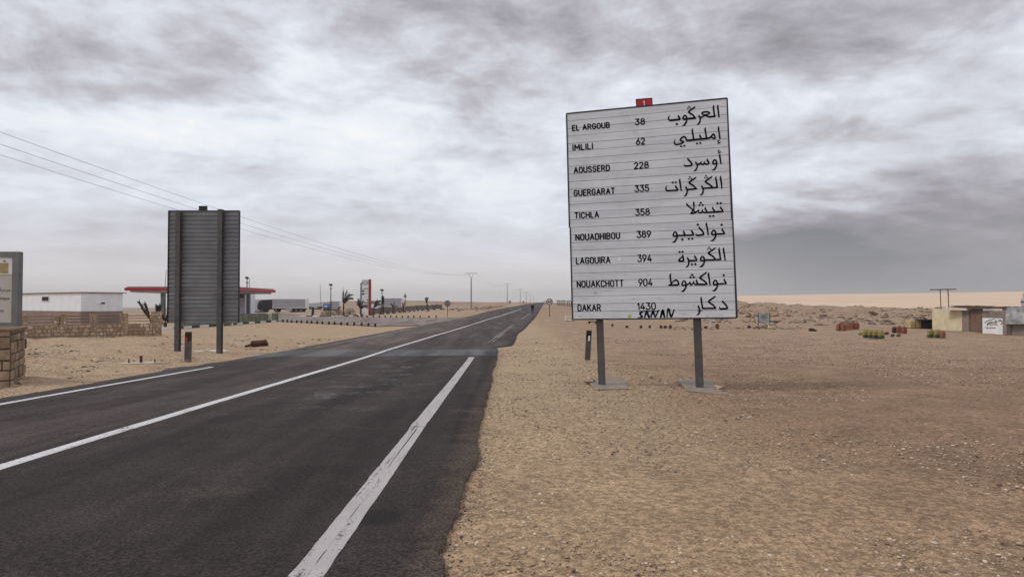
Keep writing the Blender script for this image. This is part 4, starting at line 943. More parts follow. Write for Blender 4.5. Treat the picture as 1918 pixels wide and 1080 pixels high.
def stones(mb, o, ux, un, W_, H_, cell, mats, prot=.03, rotj=.5, hk=.8, seed=1, z0=0., wts=(4, 3, 1)):
    """irregular stones set proud of a masonry face: o origin, ux along the face, un outward"""
    rn = random.Random(seed); z = 0; row = 0; pool = sum([[m_] * k for m_, k in zip(mats, wts)], [])
    while z < H_ - .02:
        ch = min(cell * hk * rn.uniform(.75, 1.25), H_ - z); x = -cell * rn.random() * .6
        while x < W_:
            cw = cell * rn.uniform(.65, 1.5); xa, xb = max(x, 0), min(x + cw, W_)
            if xb - xa > .05:
                g_ = .004 + cell * .014; n = 7 if rotj > .2 else 8; cx_, cz_ = (xa + xb) / 2, z + ch / 2; ring = []
                for k in range(n if rotj <= .2 else 0):
                    ux_, uz_ = [(1, 0), (1, 1), (0, 1), (-1, 1), (-1, 0), (-1, -1), (0, -1), (1, -1)][k]
                    ring.append((cx_ + ux_ * ((xb - xa) / 2 - g_) * rn.uniform(.95, 1.0), cz_ + uz_ * (ch / 2 - g_) * rn.uniform(.93, 1.0)))
                for k in range(n if rotj > .2 else 0):
                    a = 6.283 * (k + .5) / n + rn.uniform(-.2, .2) * rotj; e = 1 / max(abs(math.cos(a)) ** 5 + abs(math.sin(a)) ** 5, .01) ** (1 / 5)
                    ring.append((cx_ + math.cos(a) * e * ((xb - xa) / 2 - g_) * rn.uniform(.9, 1.04), cz_ + math.sin(a) * e * (ch / 2 - g_) * rn.uniform(.9, 1.04)))
                pr = prot * rn.uniform(.5, 1.3); P_ = lambda x_, z_, d_: tuple(Vector(o) + Vector(ux) * x_ + Vector(un) * d_ + Vector((0, 0, z0 + z_)))
                vs = [P_(a, b, -.01) for a, b in ring] + [P_(cx_ + (a - cx_) * .95, cz_ + (b - cz_) * .94, pr * rn.uniform(.75, 1)) for a, b in ring] + [P_(cx_, cz_, pr * 1.12)]
                fs = [(k, (k + 1) % n, n + (k + 1) % n, n + k) for k in range(n)] + [(n + k, n + (k + 1) % n, 2 * n) for k in range(n)]
                mb.add(vs, fs, rn.choice(pool))
            x += cw
        z += ch; row += 1


# ------------------------------------------------------------------ information sign on a stone plinth, far left
c1, = [P3(19, 721, 15.2)]; zg = h(c1.x, c1.y)
t = thing('information_sign', (c1.x - 1, c1.y + .6, zg), 'grey framed information board with crest standing on a stone block plinth', 'information sign'); inv = Matrix.Translation(-t.location)
rv, lv = Vector((-.48, .88, 0)), Vector((-.88, -.48, 0)); ph = 1.06 - zg
mb = MB(); c1 = Vector((c1.x, c1.y, 0))
pl_ = [c1, c1 + rv * 2.0, c1 + rv * 2.0 + lv * 2.6, c1 + lv * 2.6]
mb.prism([(p.x, p.y) for p in pl_], zg - .15, 1.0, 6, inv)
o_ = inv @ c1; stones(mb, (o_.x, o_.y, 0), rv, Vector((.88, .48, 0)), 2.0, 1.0 - zg + .1, .36, (4, 5), .045, .1, .62, 3, zg - .1 - t.location.z, (3, 2)); stones(mb, (o_.x, o_.y, 0), lv, Vector((.48, -.88, 0)), 2.6, 1.0 - zg + .1, .36, (5, 4), .045, .1, .62, 4, zg - .1 - t.location.z, (3, 1))  # face shading put into the stone mix: left more tan, right more brown
mb.build('stone_plinth', ST, t)
mb = MB(); cc = sum(pl_, Vector()) / 4; mb.prism([((p.x - cc.x) * 1.04 + cc.x, (p.y - cc.y) * 1.04 + cc.y) for p in pl_], 1.0, 1.05, 0, inv); mb.build('coping', ST[4], t)
Yp = 15.9; xr = (33 - CX) / F * Yp; zt, zb = P3(33, 471, Yp).z, P3(33, 611, Yp).z; wl = xr - 2.3
mb = MB()
for (a_, b_, c_, d_) in ((wl, xr, zt - .13, zt), (wl, xr, zb, zb + .09), (xr - .14, xr, zb + .09, zt - .13), (wl, wl + .14, zb + .09, zt - .13)): mb.box(a_, b_, Yp, Yp + .16, c_, d_, 0, inv)
mb.build('frame', M['frame'], t)
mb = MB(); mb.box(wl + .14, xr - .14, Yp + .04, Yp + .12, zb + .09, zt - .13, 0, inv); pn = mb.build('panel', M['beige'], t)
fq = lambda px, py, l=0.: tuple(inv @ Vector(((px - CX) / F * Yp, Yp + .036 - l, P3(px, py, Yp).z)))


def quad(mb, x0, y0, x1, y1, l=0., f=fq): mb.add([f(x0, y0, l), f(x1, y0, l), f(x1, y1, l), f(x0, y1, l)], [(0, 1, 2, 3)])


mb = MB(); quad(mb, -16, 481, 20, 513.5); mb.build('poster', M['white'], pn)
mb = MB(); quad(mb, -4, 492, 13, 512, .002); mb.build('crest', M['mat'], pn)
ink = Ink(lambda a, b, l: fq(a, b, .004 + l)); rn = random.Random(2)
for _ in range(26): x_, y_ = rn.uniform(-2, 11), rn.uniform(494, 510); ink.stroke([(x_, y_, .5), (x_ + rn.uniform(-2, 2), y_ + rn.uniform(-2, 2), .5)], sm=False)
ink.blob(5.5, 488.7, 2.6, 1.6, seed=3)
ink.stroke([(-14, 514.8, .5), (18, 515.0, .5)], sm=False); ink.build('crest_drawing', M['inkgrey'], pn)
mb = MB(); k_ = Yp / F
for txt, xr_, yb_, sz_ in (('\ufe8e\ufe92\ufea3\ufeae\ufee3', 17, 545, .115), ('touristique', 15.5, 561, .105), ('station', 5, 584, .105)):
    tmp = MB(); fontmesh(txt, sz_, tmp, lambda x, y: (x, y, 0)); mx = max(v[0] for v in tmp.v)
    for v in list(tmp.v): pass
    xb = (xr_ - CX) / F * Yp; zb_ = P3(0, yb_, Yp).z
    mb = MB(); mb.add([tuple(inv @ Vector((xb - (mx - v[0]), Yp + .033, zb_ + v[1]))) for v in tmp.v], tmp.f); mb.build('lettering', M['black'], pn)
rock(38, 717, 14, 9, 'flat stone leaning at the foot of the stone block plinth', seed=12)

# ------------------------------------------------------------------ stone wall with pillars and rails
wa, wb_ = at(-60, 38.5), at(289, 44.5); dirw = Vector((wb_.x - wa.x, wb_.y - wa.y, 0)); Lw = dirw.length; rzw = math.atan2(dirw.y, dirw.x)
zw = h(wb_.x, wb_.y)
t = thing('stone_wall', (wa.x, wa.y, zw), 'low rubble stone wall with pillars and brown rails before the white building', 'wall', rzw)
def sx(px):       # distance along the wall line where a column of the photo crosses it
    u_ = (px - CX) / F; return (u_ * wa.y - wa.x) / (dirw.x / Lw - u_ * dirw.y / Lw)
mb = MB(); n_ = 60
for k in range(n_):
    x_ = sx(296) * k / n_; x2 = sx(296) * (k + 1) / n_; tp = .76 + RNG.uniform(-.015, .015); mb.box(x_, x2 - .002, 0, .4, -.3, tp, 3)
stones(mb, (0, 0, 0), (1, 0, 0), (0, -1, 0), sx(296), .90, .27, (0, 1, 2), .035, .9, .9, 7, -.15)
mb.build('wall', ST, t)
pil = [(43, 54, 1.42), (101, 111.5, 1.42), (113, 123.5, 1.50), (170, 181.5, 1.48), (227, 240, 1.52), (286, 303, 1.62)]
for (p0, p1, hh) in pil:
    mb = MB(); q0, q1 = sx(p0), sx(p1)
    hh -= .09; mb.box(q0, q1, -.05, .45, -.3, hh, 3)
    stones(mb, (q0, -.05, 0), (1, 0, 0), (0, -1, 0), q1 - q0, hh + .1, .24, (0, 1, 2), .03, .3, .8, int(p0), -.1); stones(mb, (q1, -.05, 0), (0, 1, 0), (1, 0, 0), .5, hh + .1, .24, (0, 1, 2), .03, .3, .8, int(p0) + 1, -.1)
    mb.build('pillar', ST, t)
for i in range(len(pil) - 1):
    q0, q1 = sx(pil[i][1]), sx(pil[i + 1][0])
    if q1 - q0 < .3: continue
    for zz_ in (.90, 1.08, 1.26): mb = MB(); mb.box(q0, q1, .17, .23, zz_, zz_ + .045); mb.build('rail', M['rail'], t)
mb = MB()
for zz_ in (.90, 1.08, 1.26): mb.box(0, sx(43), .17, .23, zz_, zz_ + .045)
mb.build('rail', M['rail'], t)

# ------------------------------------------------------------------ white building
cn = Vector(((152 - CX) / F * 58, 58, 0)); zb = h(cn.x, cn.y); fa = math.atan2(7.6, -10.9)
t = thing('white_building', (cn.x, cn.y, zb), 'low white flat-roofed building with brown base behind the stone wall', 'building', fa - math.pi)
# local x runs from far left end (-L) to the corner (0); local y away from the viewer
L_, Dp, ht, hb = 16., 3.4, 2.62 - zb, .98 - zb
Mf = Matrix.Identity(4)
mb = MB(); mb.box(-L_, 0, 0, Dp, hb, ht - .071); mb.build('wall', M['white_wall'], t)
mb = MB(); mb.box(-L_ - .02, .02, -.02, Dp + .02, -.3, hb); mb.build('wall_base', M['brown_wall'], t)
mb = MB(); mb.box(-L_ - .2, .12, -.12, Dp + .3, ht - .07, ht); mb.build('roof', M['rail'], t)
cf = Vector((math.cos(fa - math.pi), math.sin(fa - math.pi)))
def bx(px):
    u_ = (px - CX) / F; return (u_ * cn.y - cn.x) / (cf.x - u_ * cf.y)
mb = MB(); mb.box(bx(79.5) - .1, bx(92.5) + .1, -.04, -.001, 1.6 + 4.6 * 61 / F - zb, 1.6 + 15 * 61 / F - zb); wf = mb.build('window_frame', M['white'], t)
mb = MB(); mb.box(bx(80), bx(92), -.06, -.041, 1.6 + 6 * 61 / F - zb, 1.6 + 13.8 * 61 / F - zb); mb.build('pane', M['dblack'], wf)
mb = MB(); mb.tube([(.02, 1.6, 2.1), (.35, 1.6, 2.15)], .04); mb.box(.3, .5, 1.5, 1.7, 2.05, 2.2, ch=.03); mb.build('wall_lamp', M['bk_metal'], t)

# ------------------------------------------------------------------ fuel station
Yc = 130.; fx_ = lambda px, Y_: (px - CX) / F * Y_
cb = at(375, Yc)
t = thing('station_canopy', cb, 'long flat fuel station canopy with red fascia behind the grey sign back', 'canopy')
X0, X1 = fx_(233, Yc) - cb.x, fx_(438, Yc) - cb.x; zt, zm = 1.6 + 31.5 * Yc / F - cb.z, 1.6 + 24.8 * Yc / F - cb.z
mb = MB(); mb.box(X0, X1, 0, 23, zm, zt - .06, ch=.05)
mb.build('fascia', M['fascia'], t)
mb = MB(); mb.box(X0 + .3, X1 - .3, .3, 22.7, zt - .055, zt + .12); mb.build('roof', M['postlight'], t)
mb = MB(); mb.box(X0 + .8, X1 - .8, .5, 22.5, zm - .32, zm - .003); mb.build('soffit', M['ltgrey'], t)
mb = MB(); mb.box(X0 - .01, X1 + .01, -.03, -.002, zm + .3, zm + .42); mb.build('fascia_stripe', mat('dark_red_stripe', (.20, .01, .02)), t)
for pxc, m_ in ((304, 'postlight'), (464, 'bluepaint')):
    dc = 3 if pxc < 400 else 17
    xc_ = fx_(pxc, Yc + dc) - cb.x; mb = MB(); mb.box(xc_ - .33, xc_ + .33, dc, dc + .7, -.3, zm - .32); mb.build('column', M[m_], t)
sbp = at(430, 152)
t = thing('station_shop', sbp, 'white fuel station shop with dark window seen right of the grey sign back', 'building')
X0, X1 = fx_(395, 152) - sbp.x, fx_(459, 152) - sbp.x; zt = 1.6 + 24 * 152 / F - sbp.z
mb = MB(); mb.box(X0, X1, 0, 6, -.5, zt); mb.build('wall', M['white_wall'], t)
mb = MB(); mb.box(X0 - .1, X1 + .1, -.1, 6.1, zt, zt + .15); mb.build('roof', M['ltgrey'], t)
mb = MB(); mb.box(fx_(443, 152) - sbp.x, fx_(456.5, 152) - sbp.x, -.05, -.001, 1.6 + 11 * 152 / F - sbp.z, 1.6 + 22 * 152 / F - sbp.z); mb.build('window', mat('poster_window', (.10, .05, .06), .4, .5, 3), t)


def truck(px0, px1, Y_, label, cabm, boxm, cab_px, box_top, box_bot, face=-1, cab_top=None, sleeper=True, group='trucks parked at the fuel station', basey=None):
    """lorry side-on; px0..px1 box, cab in front (to the left)"""
    p = at((px0 + px1) / 2, Y_); t = thing('truck', p, label, 'truck', 0, group); s_ = Y_ / F
    X0, X1 = fx_(px0, Y_) - p.x, fx_(px1, Y_) - p.x; zT, zB = 1.6 + (HOR - box_top) * s_ - p.z, 1.6 + (HOR - box_bot) * s_ - p.z
    zB = max(zB, .95)
    mb = MB(); mb.box(X0, X1, 0, 2.5, zB, zT, ch=.04); cg = mb.build('cargo_box', M[boxm], t)
    mb = MB(); mb.box(X1 - .12, X1 + .02, -.02, 2.52, zB, zT + .02); mb.box(X0, X1 - .13, -.03, -.002, zB, zB + .12); mb.build('box_trim', M['white'], cg)
    xc0 = X0 - cab_px * s_
    mb = MB(); mb.box(xc0 + .3 if cab_px else X0 + .5, X1 - .3, .6, 1.9, zB - .3, zB - .003); mb.build('chassis', M['dblack'], t)
    ws = ([xc0 + 1.2] if cab_px else []) + ([X0 + .9] if cab_px else []) + [X1 - 3.6, X1 - 2.4, X1 - 1.2]
    for xw in ws:
        for yw in (.15, 2.05):
            mb = MB(); mb.tube([(xw, yw, .5), (xw, yw + .3, .5)], .5, 16); wh = mb.build('wheel', M['dblack'], t)
            mb = MB(); mb.tube([(xw, yw - .01, .5), (xw, yw, .5)], .25, 12); mb.build('rim', M['postlight'], wh)
    if cab_px:
        cT = zT - .25 if cab_top is None else 1.6 + (HOR - cab_top) * s_ - p.z
        side = [(xc0, .7), (xc0, cT * .58), (xc0 + .35, cT * .84), (xc0 + 1.1, cT * .95), (X0 - .15, cT), (X0 - .15, .7)]
        vs = [(x, .05, z_) for x, z_ in side] + [(x, 2.45, z_) for x, z_ in side]; n = len(side)
        mb = MB(); mb.add(vs, [tuple(range(n)), tuple(range(2 * n - 1, n - 1, -1))] + [(i, n + i, n + (i + 1) % n, (i + 1) % n) for i in range(n)]); cab = mb.build('cab', M[cabm], t)
        mb = MB(); x3 = min(xc0 + 1.5, X0 - .4)
        mb.add([(xc0 + .25, .03, cT * .58), (x3, .03, cT * .58), (x3, .03, cT * .86), (xc0 + .55, .03, cT * .82)], [(0, 1, 2, 3)]); mb.build('side_window', M['glass'], cab)
        mb = MB(); mb.add([(xc0 - .02, .2, cT * .56), (xc0 - .02, 2.3, cT * .56), (xc0 + .3, 2.3, cT * .84), (xc0 + .3, .2, cT * .84)], [(0, 1, 2, 3)]); mb.build('windscreen', M['glass'], cab)
        mb = MB(); mb.box(xc0 - .08, xc0 + .4, 0, 2.5, .45, .72); mb.build('bumper', M['ltgrey'], cab)
    else:
        mb = MB(); mb.box(X0 + .8, X0 + 1.0, .3, .45, 0, zB - .3); mb.build('support_leg', M['dblack'], t)
    mb = MB(); mm = (X0 + X1) / 2; mb.box(mm - 1.1, mm + .7, .02, .2, zB - .62, zB - .12); mb.build('side_locker', M['ltgrey'], t)
    return t


truck(510, 573, 168, 'black cab lorry with long grey box parked right of the canopy', 'dblack', 'dkgrey', 28, 559.8, 577, cab_top=560.5)
truck(467, 503, 188, 'grey boxed lorry with dark blue cab partly behind the black lorry', 'bluepaint', 'ltgrey', 26, 560.5, 579.5, cab_top=561)
truck(576, 604, 205, 'pale low trailer without cab right of the long grey lorry box', 'white', 'ltgrey', 0, 567.2, 579)
truck(617.5, 637, 176, 'small grey box trailer behind the floodlight mast left of the dead palm', 'white', 'dkgrey', 0, 564, 577)
truck(714, 753, 150, 'white cab lorry with tall grey box behind the brown fence right of the totem', 'white', 'dkgrey', 9, 558.3, 574.5, cab_top=561)
p = at(611, 172); t = thing('tarpaulin_cart', p, 'small cart under blue and white tarpaulin between two parked trailers', 'cart')
mb = MB(); mb.box(-.85, .85, 0, 1.6, .7, 1.75, ch=.15); mb.build('tarpaulin', M['blue'], t)
mb = MB(); mb.box(-.5, .3, -.02, -.001, 1.0, 1.3); mb.build('white_patch', M['white'], t)
for xw in (-.5, .5): mb = MB(); mb.tube([(xw, .2, .35), (xw, .4, .35)], .35, 12); mb.build('wheel', M['dblack'], t)
mb = MB(); mb.box(-1.1, 1.0, -.2, 1.9, 2.0, 2.1); mb.tube([(-1, 1.8, 0), (-1, 1.8, 2)], .04, 6); mb.tube([(.9, 1.8, 0), (.9, 1.8, 2)], .04, 6); mb.build('awning', M['dblack'], t)
p = at(699, 146); t = thing('kiosk', p, 'small brown and white kiosk between the price totem and the white lorry', 'kiosk'); s_ = 146 / F
mb = MB(); mb.box(-7 * s_, 6 * s_, 0, 2.2, 0, 1.6 - 0 * s_ - p.z, ch=.03); mb.build('wall', M['white_wall'], t)
mb = MB(); mb.box(-7 * s_ - .05, 8 * s_, -.1, 2.3, 1.61 - p.z, 1.6 + 5.5 * s_ - p.z); mb.build('roof_sign', M['brown_wall'], t)
mb = MB(); mb.box(4 * s_, 7.5 * s_, -.14, -.101, 1.72 - p.z, 1.6 + 4.5 * s_ - p.z); mb.build('window', M['glass'], t)
mb = MB(); mb.box(-5 * s_, 2 * s_, -.05, -.002, .5, 1.0); mb.build('shutter', M['brown_wall'], t)


def floodmast(px, Y_, topy, label, rpx=1.4, ladder=False):
    p = at(px, Y_); s_ = Y_ / F; ht = 1.6 + (HOR - topy) * s_ - p.z
    t = thing('floodlight_mast', p, label, 'lamp post')
    mb = MB(); mb.tube([(0, 0, -.2), (0, 0, ht * .6), (0, 0, ht)], [rpx * s_, rpx * s_ * .8, rpx * s_ * .6], 8); mb.build('pole', M['post'], t)
    mb = MB(); mb.tube([(0, 0, ht * .86), (0, 0, ht * .90)], [2.6 * s_, .8 * s_], 8); mb.build('collar', M['post'], t)
    for sg_ in (-1, 1):
        mb = MB(); Mx = Matrix.Translation((sg_ * 1.6 * s_, -.1, ht)) @ Matrix.Rotation(R(-28), 4, 'Y') @ Matrix.Rotation(R(20), 4, 'X')
        mb.box(-1.1 * s_, 1.1 * s_, -.08, .08, -2.2 * s_, 2.2 * s_, 0, Mx, ch=.02); hd = mb.build('floodlight_head', M['bk_metal'], t)
    if ladder: mb = MB(); mb.tube([(4.2 * s_, 0, 0), (4.2 * s_, 0, ht)], .05, 6); mb.tube([(0, 0, ht * .88), (4.2 * s_, 0, ht * .88)], .04, 6); mb.build('service_pipe', M['postlight'], t)
    return t


floodmast(462.5, 112, 520, 'dark floodlight mast with service pipe in front of the red canopy', 1.3, True)
floodmast(619.7, 118, 533, 'grey floodlight mast with twin tilted heads left of the dead palm', 1.1)
floodmast(715.5, 128, 543, 'short floodlight mast with twin heads in front of the white cab lorry', .8)


def pole(name, px, Y_, topy, r0, label, cat, topx=None, base=None, m_='postlight'):
    p = at(px, Y_); s_ = Y_ / F; ht = 1.6 + (HOR - topy) * s_ - p.z; dx_ = ((topx or px) - px) * s_
    t = thing(name, p, label, cat); mb = MB(); mb.tube([(0, 0, -.2), (dx_ * .5, 0, ht * .5), (dx_, 0, ht)], [r0, r0 * .8, r0 * .5], 7); mb.build('pole', M[m_], t)
    mb = MB(); mb.tube([(0, 0, -.1), (0, 0, .25)], r0 * 2, 8); mb.build('base', M['concrete'], t); return t


pole('mast', 305, 70, 505, .045, 'thin pale mast leaning right beside the left canopy column', 'mast', 311)
pole('mast', 602, 118, 532, .06, 'thin leaning mast between the low trailer and the floodlight mast', 'mast', 599.5)
pole('flagpole', 643, 120, 537, .05, 'slender pale flagpole right behind the tallest dead palm', 'flagpole')
t = pole('mast', 759, 150, 548, .12, 'thin grey mast with small head right of the grey boxed lorry', 'mast')
mb = MB(); mb.box(-.25, .25, -.1, .1, 3.0, 3.5); mb.build('head', M['post'], t)


def path_pts(l): return [G(*p) for p in l]


def kerb(name, pts, n, wpx):
    P = np.array([(p.x, p.y) for p in pts]); s_ = np.r_[0, np.cumsum(np.hypot(*np.diff(P, axis=0).T))]; mb = MB()
    for k in range(n):
        a = k / n * s_[-1]; b_ = (k + .97) / n * s_[-1]; pa, pb = [Vector((np.interp(q_, s_, P[:, 0]), np.interp(q_, s_, P[:, 1]), 0)) for q_ in (a, b_)]
        d = (pb - pa).normalized(); nn = Vector((-d.y, d.x, 0)) * .13; za = h(pa.x, pa.y)
        mb.prism([(q_.x, q_.y) for q_ in (pa - nn, pb - nn, pb + nn, pa + nn)], za - .1, za + wpx, k % 2)
    o = mb.build(name, [M['kerb_w'], M['kerb_b']]); o['kind'] = 'structure'; return o


kA = path_pts([(301, 616.5), (330, 615), (379, 611.5), (410, 610), (444, 606.5), (516, 602)])
kB = path_pts([(563, 592.5), (600, 593), (643, 592.5), (673, 590.7), (701, 588.9), (733, 586.5), (758, 584.2), (788, 581.3), (815, 579.6), (850, 578.5)])
kerb('kerb', kA, 17, .15); kerb('kerb', kB, 38, .16)


def fence(name, pts, off, hgt, m_, label, nseg=40, s0=0, s1=1, top_noise=.06, rails=True):
    P = np.array([(p.x, p.y) for p in pts]); s_ = np.r_[0, np.cumsum(np.hypot(*np.diff(P, axis=0).T))]; q = np.linspace(s0, s1, nseg + 1) * s_[-1]
    px_, py_ = np.interp(q, s_, P[:, 0]), np.interp(q, s_, P[:, 1]); p0 = Vector((px_[0], py_[0], h(px_[0], py_[0])))
    t = thing(name, p0, label, 'fence'); mb = MB(); V = []
    for k in range(nseg + 1):
        x, y = px_[k] + RNG.uniform(-.03, .03), py_[k] + off; zz_ = h(x, y); hh = hgt * (1 + RNG.uniform(-top_noise, top_noise))
        V.append((Vector((x, y, zz_ - .1)) - p0, Vector((x, y, zz_ + hh)) - p0))
    for k in range(nseg):
        a, b_ = V[k]; c, d = V[k + 1]; tt = Vector((0, .06, 0)); vs = [a, c, d, b_, a + tt, c + tt, d + tt, b_ + tt]
        mb.add(vs, [(0, 1, 2, 3), (7, 6, 5, 4), (3, 2, 6, 7), (0, 3, 7, 4), (1, 5, 6, 2)])
    mb.build('panel', M[m_], t)
    for k in range(0, nseg + 1, 5): mb = MB(); b0, b1 = V[k]; mb.tube([b0 + Vector((0, -.05, 0)), b1 + Vector((0, -.05, .08))], .05, 6); mb.build('post', M['rail'], t)
    return t


fence('net_fence', kA, .9, .95, 'greennet', 'sagging green net fence behind the striped kerb under the sign back', 30, .05, 1.0)
fence('reed_fence', kB, 1.2, 1.15, 'brownnet', 'brown reed fence behind the striped kerb in front of the palms', 60, .22, .93, .1)
kq = G(504.5, 603).y + .55; p = at(504.5, kq) + Vector((0, 0, .22)); t = thing('meter_cabinet', p, 'narrow white cabinet standing against the green net fence', 'cabinet'); s_ = kq / F
mb = MB(); mb.box(-3.6 * s_, 3.6 * s_, -.1, .15, 0, .78, ch=.01); mb.build('body', M['pconcrete'], t)
mb = MB(); mb.box(-3.8 * s_, 3.8 * s_, -.12, .17, .781, .84); mb.build('lid', M['white'], t); mb = MB(); mb.box(-.1, .1, -.05, .1, -.35, -.002); mb.build('pedestal', M['concrete'], t)
mb = MB(); mb.box(-2.5 * s_, 2.5 * s_, -.12, -.101, .15, .65); mb.build('door', M['ltgrey'], t)
# black stub posts edging the service road
ordw = ['first', 'second', 'third', 'fourth', 'fifth', 'sixth', 'seventh', 'eighth', 'ninth', 'tenth', 'eleventh', 'twelfth', 'thirteenth', 'fourteenth', 'fifteenth', 'sixteenth', 'seventeenth']


def stub(px, py, label, group, sz_=.1, hh=.28):
    p = G(px, py); mb = MB(); mb.tube([(0, 0, -.08), (0, 0, hh * .8), (0, 0, hh)], [sz_, sz_ * .95, sz_ * .6], 8); o = mb.build('stub_post', M['dblack'])
    o.location = p; o.rotation_euler = (RNG.uniform(-.06, .06), RNG.uniform(-.06, .06), 0); return meta(o, label, 'stub post', group)


r1 = [530, 538.3] + [540 + c / 5.994 for c in (37, 95, 148, 210, 262, 325, 382, 455, 520, 594, 662, 740, 822, 900, 975)]
y1 = [602.6, 602.9] + [500 + (c + 9) / 5.994 for c in (612, 614, 616, 618, 620, 624, 628, 632, 634, 638, 641, 643, 646, 650, 657)]
for i, (a, b) in enumerate(zip(r1, y1)): stub(a, b, 'short black stub post, %s from the left in the row nearer the road' % ordw[i], 'black stub posts along the near edge of the service road')
r2 = [670, 677.8, 687.5, 699, 710.5, 721.5, 731.7, 742.6, 753.6, 764.4, 775, 787, 803.5, 816.8]
for i, a in enumerate(r2): stub(a, 594.0 + i * .08, 'short black stub post, %s from the left in the row farther from the road' % ordw[i], 'black stub posts along the far edge of the service road', .11, .3)
p = G(586, 590.5); s_ = p.y / F; t = thing('bollard', p, 'stout black bollard on a striped base at the end of the forecourt', 'bollard')
mb = MB(); mb.tube([(0, 0, 0), (0, 0, .25), (0, 0, .3), (0, 0, 1.3), (0, 0, 1.4)], [4 * s_, 4 * s_, 2.3 * s_, 2.2 * s_, 2.0 * s_], 10); mb.build('post', M['dblack'], t)
mb = MB(); mb.box(-6 * s_, 6 * s_, -.3, .3, -.05, .18); mb.build('base', M['kerb_w'], t)


# ------------------------------------------------------------------ dead palms
def palm(px, py, hpx, label, fronds, trunk=.35, seed=1, Y_=None, tr=.12):
    p = G(px, py) if Y_ is None else at(px, Y_); s_ = p.y / F; Hh = hpx * s_; rn = random.Random(seed)
    t = thing('dead_palm', p, label, 'palm', 0, 'withered palms along the station fence')
    mb = MB(); th = Hh * trunk; mb.tube([(0, 0, -.2), (.02, 0, th * .5), (0, 0, th), (0, 0, th * 1.12)], [tr * 1.2, tr, tr * 1.15, tr * .6], 8)
    for k in range(14): a = k * 2.4; z_ = th * (k + 1) / 15; mb.add([(math.cos(a) * tr * .8, math.sin(a) * tr * .8, z_), (math.cos(a + .5) * tr * .8, math.sin(a + .5) * tr * .8, z_), (math.cos(a + .25) * tr * 1.9, math.sin(a + .25) * tr * 1.9, z_ + .14)], [(0, 1, 2)])
    mb.build('trunk', M['palm'], t)
    for (lean_, ln, bend) in fronds:       # lean in x per unit height at the start, length (fraction of height), bend
        mb = MB(); pts = []; x = z_ = 0; dir_ = math.atan2(lean_, 1); Ls = Hh * ln / 10; yy_ = rn.uniform(-.4, .4); y_ = 0
        for k in range(11):
            pts.append((x, y_, th + z_)); x += math.sin(dir_) * Ls; z_ += math.cos(dir_) * Ls; y_ += yy_ * Ls; dir_ += bend / 10 * (.4 + k * .16)
        mb.tube(pts, [.035 - .0025 * k for k in range(11)], 5)
        for k in range(2, 10):
            for sg_ in (-1, 1):
                for j in range(3):
                    a = Vector(pts[k]).lerp(Vector(pts[min(k + 1, 10)]), j * .33); d = (Vector(pts[min(k + 1, 10)]) - Vector(pts[k - 1])).normalized(); sd_ = Vector((d.z * sg_, rn.uniform(-.8, .8), -d.x * sg_))
                    e = a + (d * .75 + sd_ * .35 - Vector((0, 0, .3))).normalized() * Hh * .15 * rn.uniform(.6, 1.2); wv = Vector((.035, .04, .035))
                    mb.add([a - wv, a + wv, e], [(0, 1, 2)])
        mb.build('frond', M['palm'], t)
    return t


palm(643.5, 583, 42, 'tallest dead palm, its fronds swept right beside the pale flagpole', [(.05, .62, .15), (.2, .6, .7), (.35, .66, .8), (.45, .62, 1.4), (.25, .55, 1.5), (.15, .66, .25)], .42, 1, 118)
palm(676, 584, 30, 'bushy dead palm standing in front of the price totem', [(-.2, .5, -1.2), (.1, .6, .3), (.35, .6, 1.8), (-.05, .7, -.2), (.4, .5, 2.2), (-.3, .6, -.3)], .35, 2, 112)
palm(699.5, 582, 28, 'dead palm leaning right in front of the brown kiosk', [(.35, .7, .3), (.45, .7, .5), (.3, .75, .9), (.5, .6, 1.2)], .35, 3, 120)
palm(718, 580, 30, 'upright dead palm with tied fronds beside the short floodlight mast', [(.02, .62, .02), (.06, .65, .05), (-.03, .6, 0), (.1, .6, .05)], .45, 4, 125, .15)
palm(736, 580, 19, 'small drooping dead palm before the middle of the grey lorry box', [(.1, .6, .4), (.3, .6, 2.2), (-.1, .5, -1)], .5, 5, 128)
palm(755, 580, 18, 'small ragged dead palm at the right end of the grey lorry box', [(.2, .7, .3), (0, .6, -.2)], .4, 6, 135)
palm(800, 579, 22, 'lone slim dead palm near the far right end of the reed fence', [(-.15, .6, -.15), (-.05, .6, .1), (.05, .6, .3)], .5, 7, 150, .16)
palm(283, 598, 46, 'dead palm with one long frond leaning left behind the wall end pillar', [(-.45, .9, -.05), (-.4, .8, -.1)], .25, 8, 60, .06)
palm(297, 598, 38, 'thick upright dead palm just behind the end pillar of the stone wall', [(.0, .55, 0), (.08, .6, .1), (-.08, .55, -.1), (.14, .5, .2), (-.02, .6, .05)], .5, 9, 60, .16)
palm(310, 604, 40, 'drooping dead palm between the stone wall end and the grey sign back', [(.15, .6, 1.8), (-.1, .55, -.9), (.3, .6, .5), (.05, .6, 1.0)], .25, 10, 58)


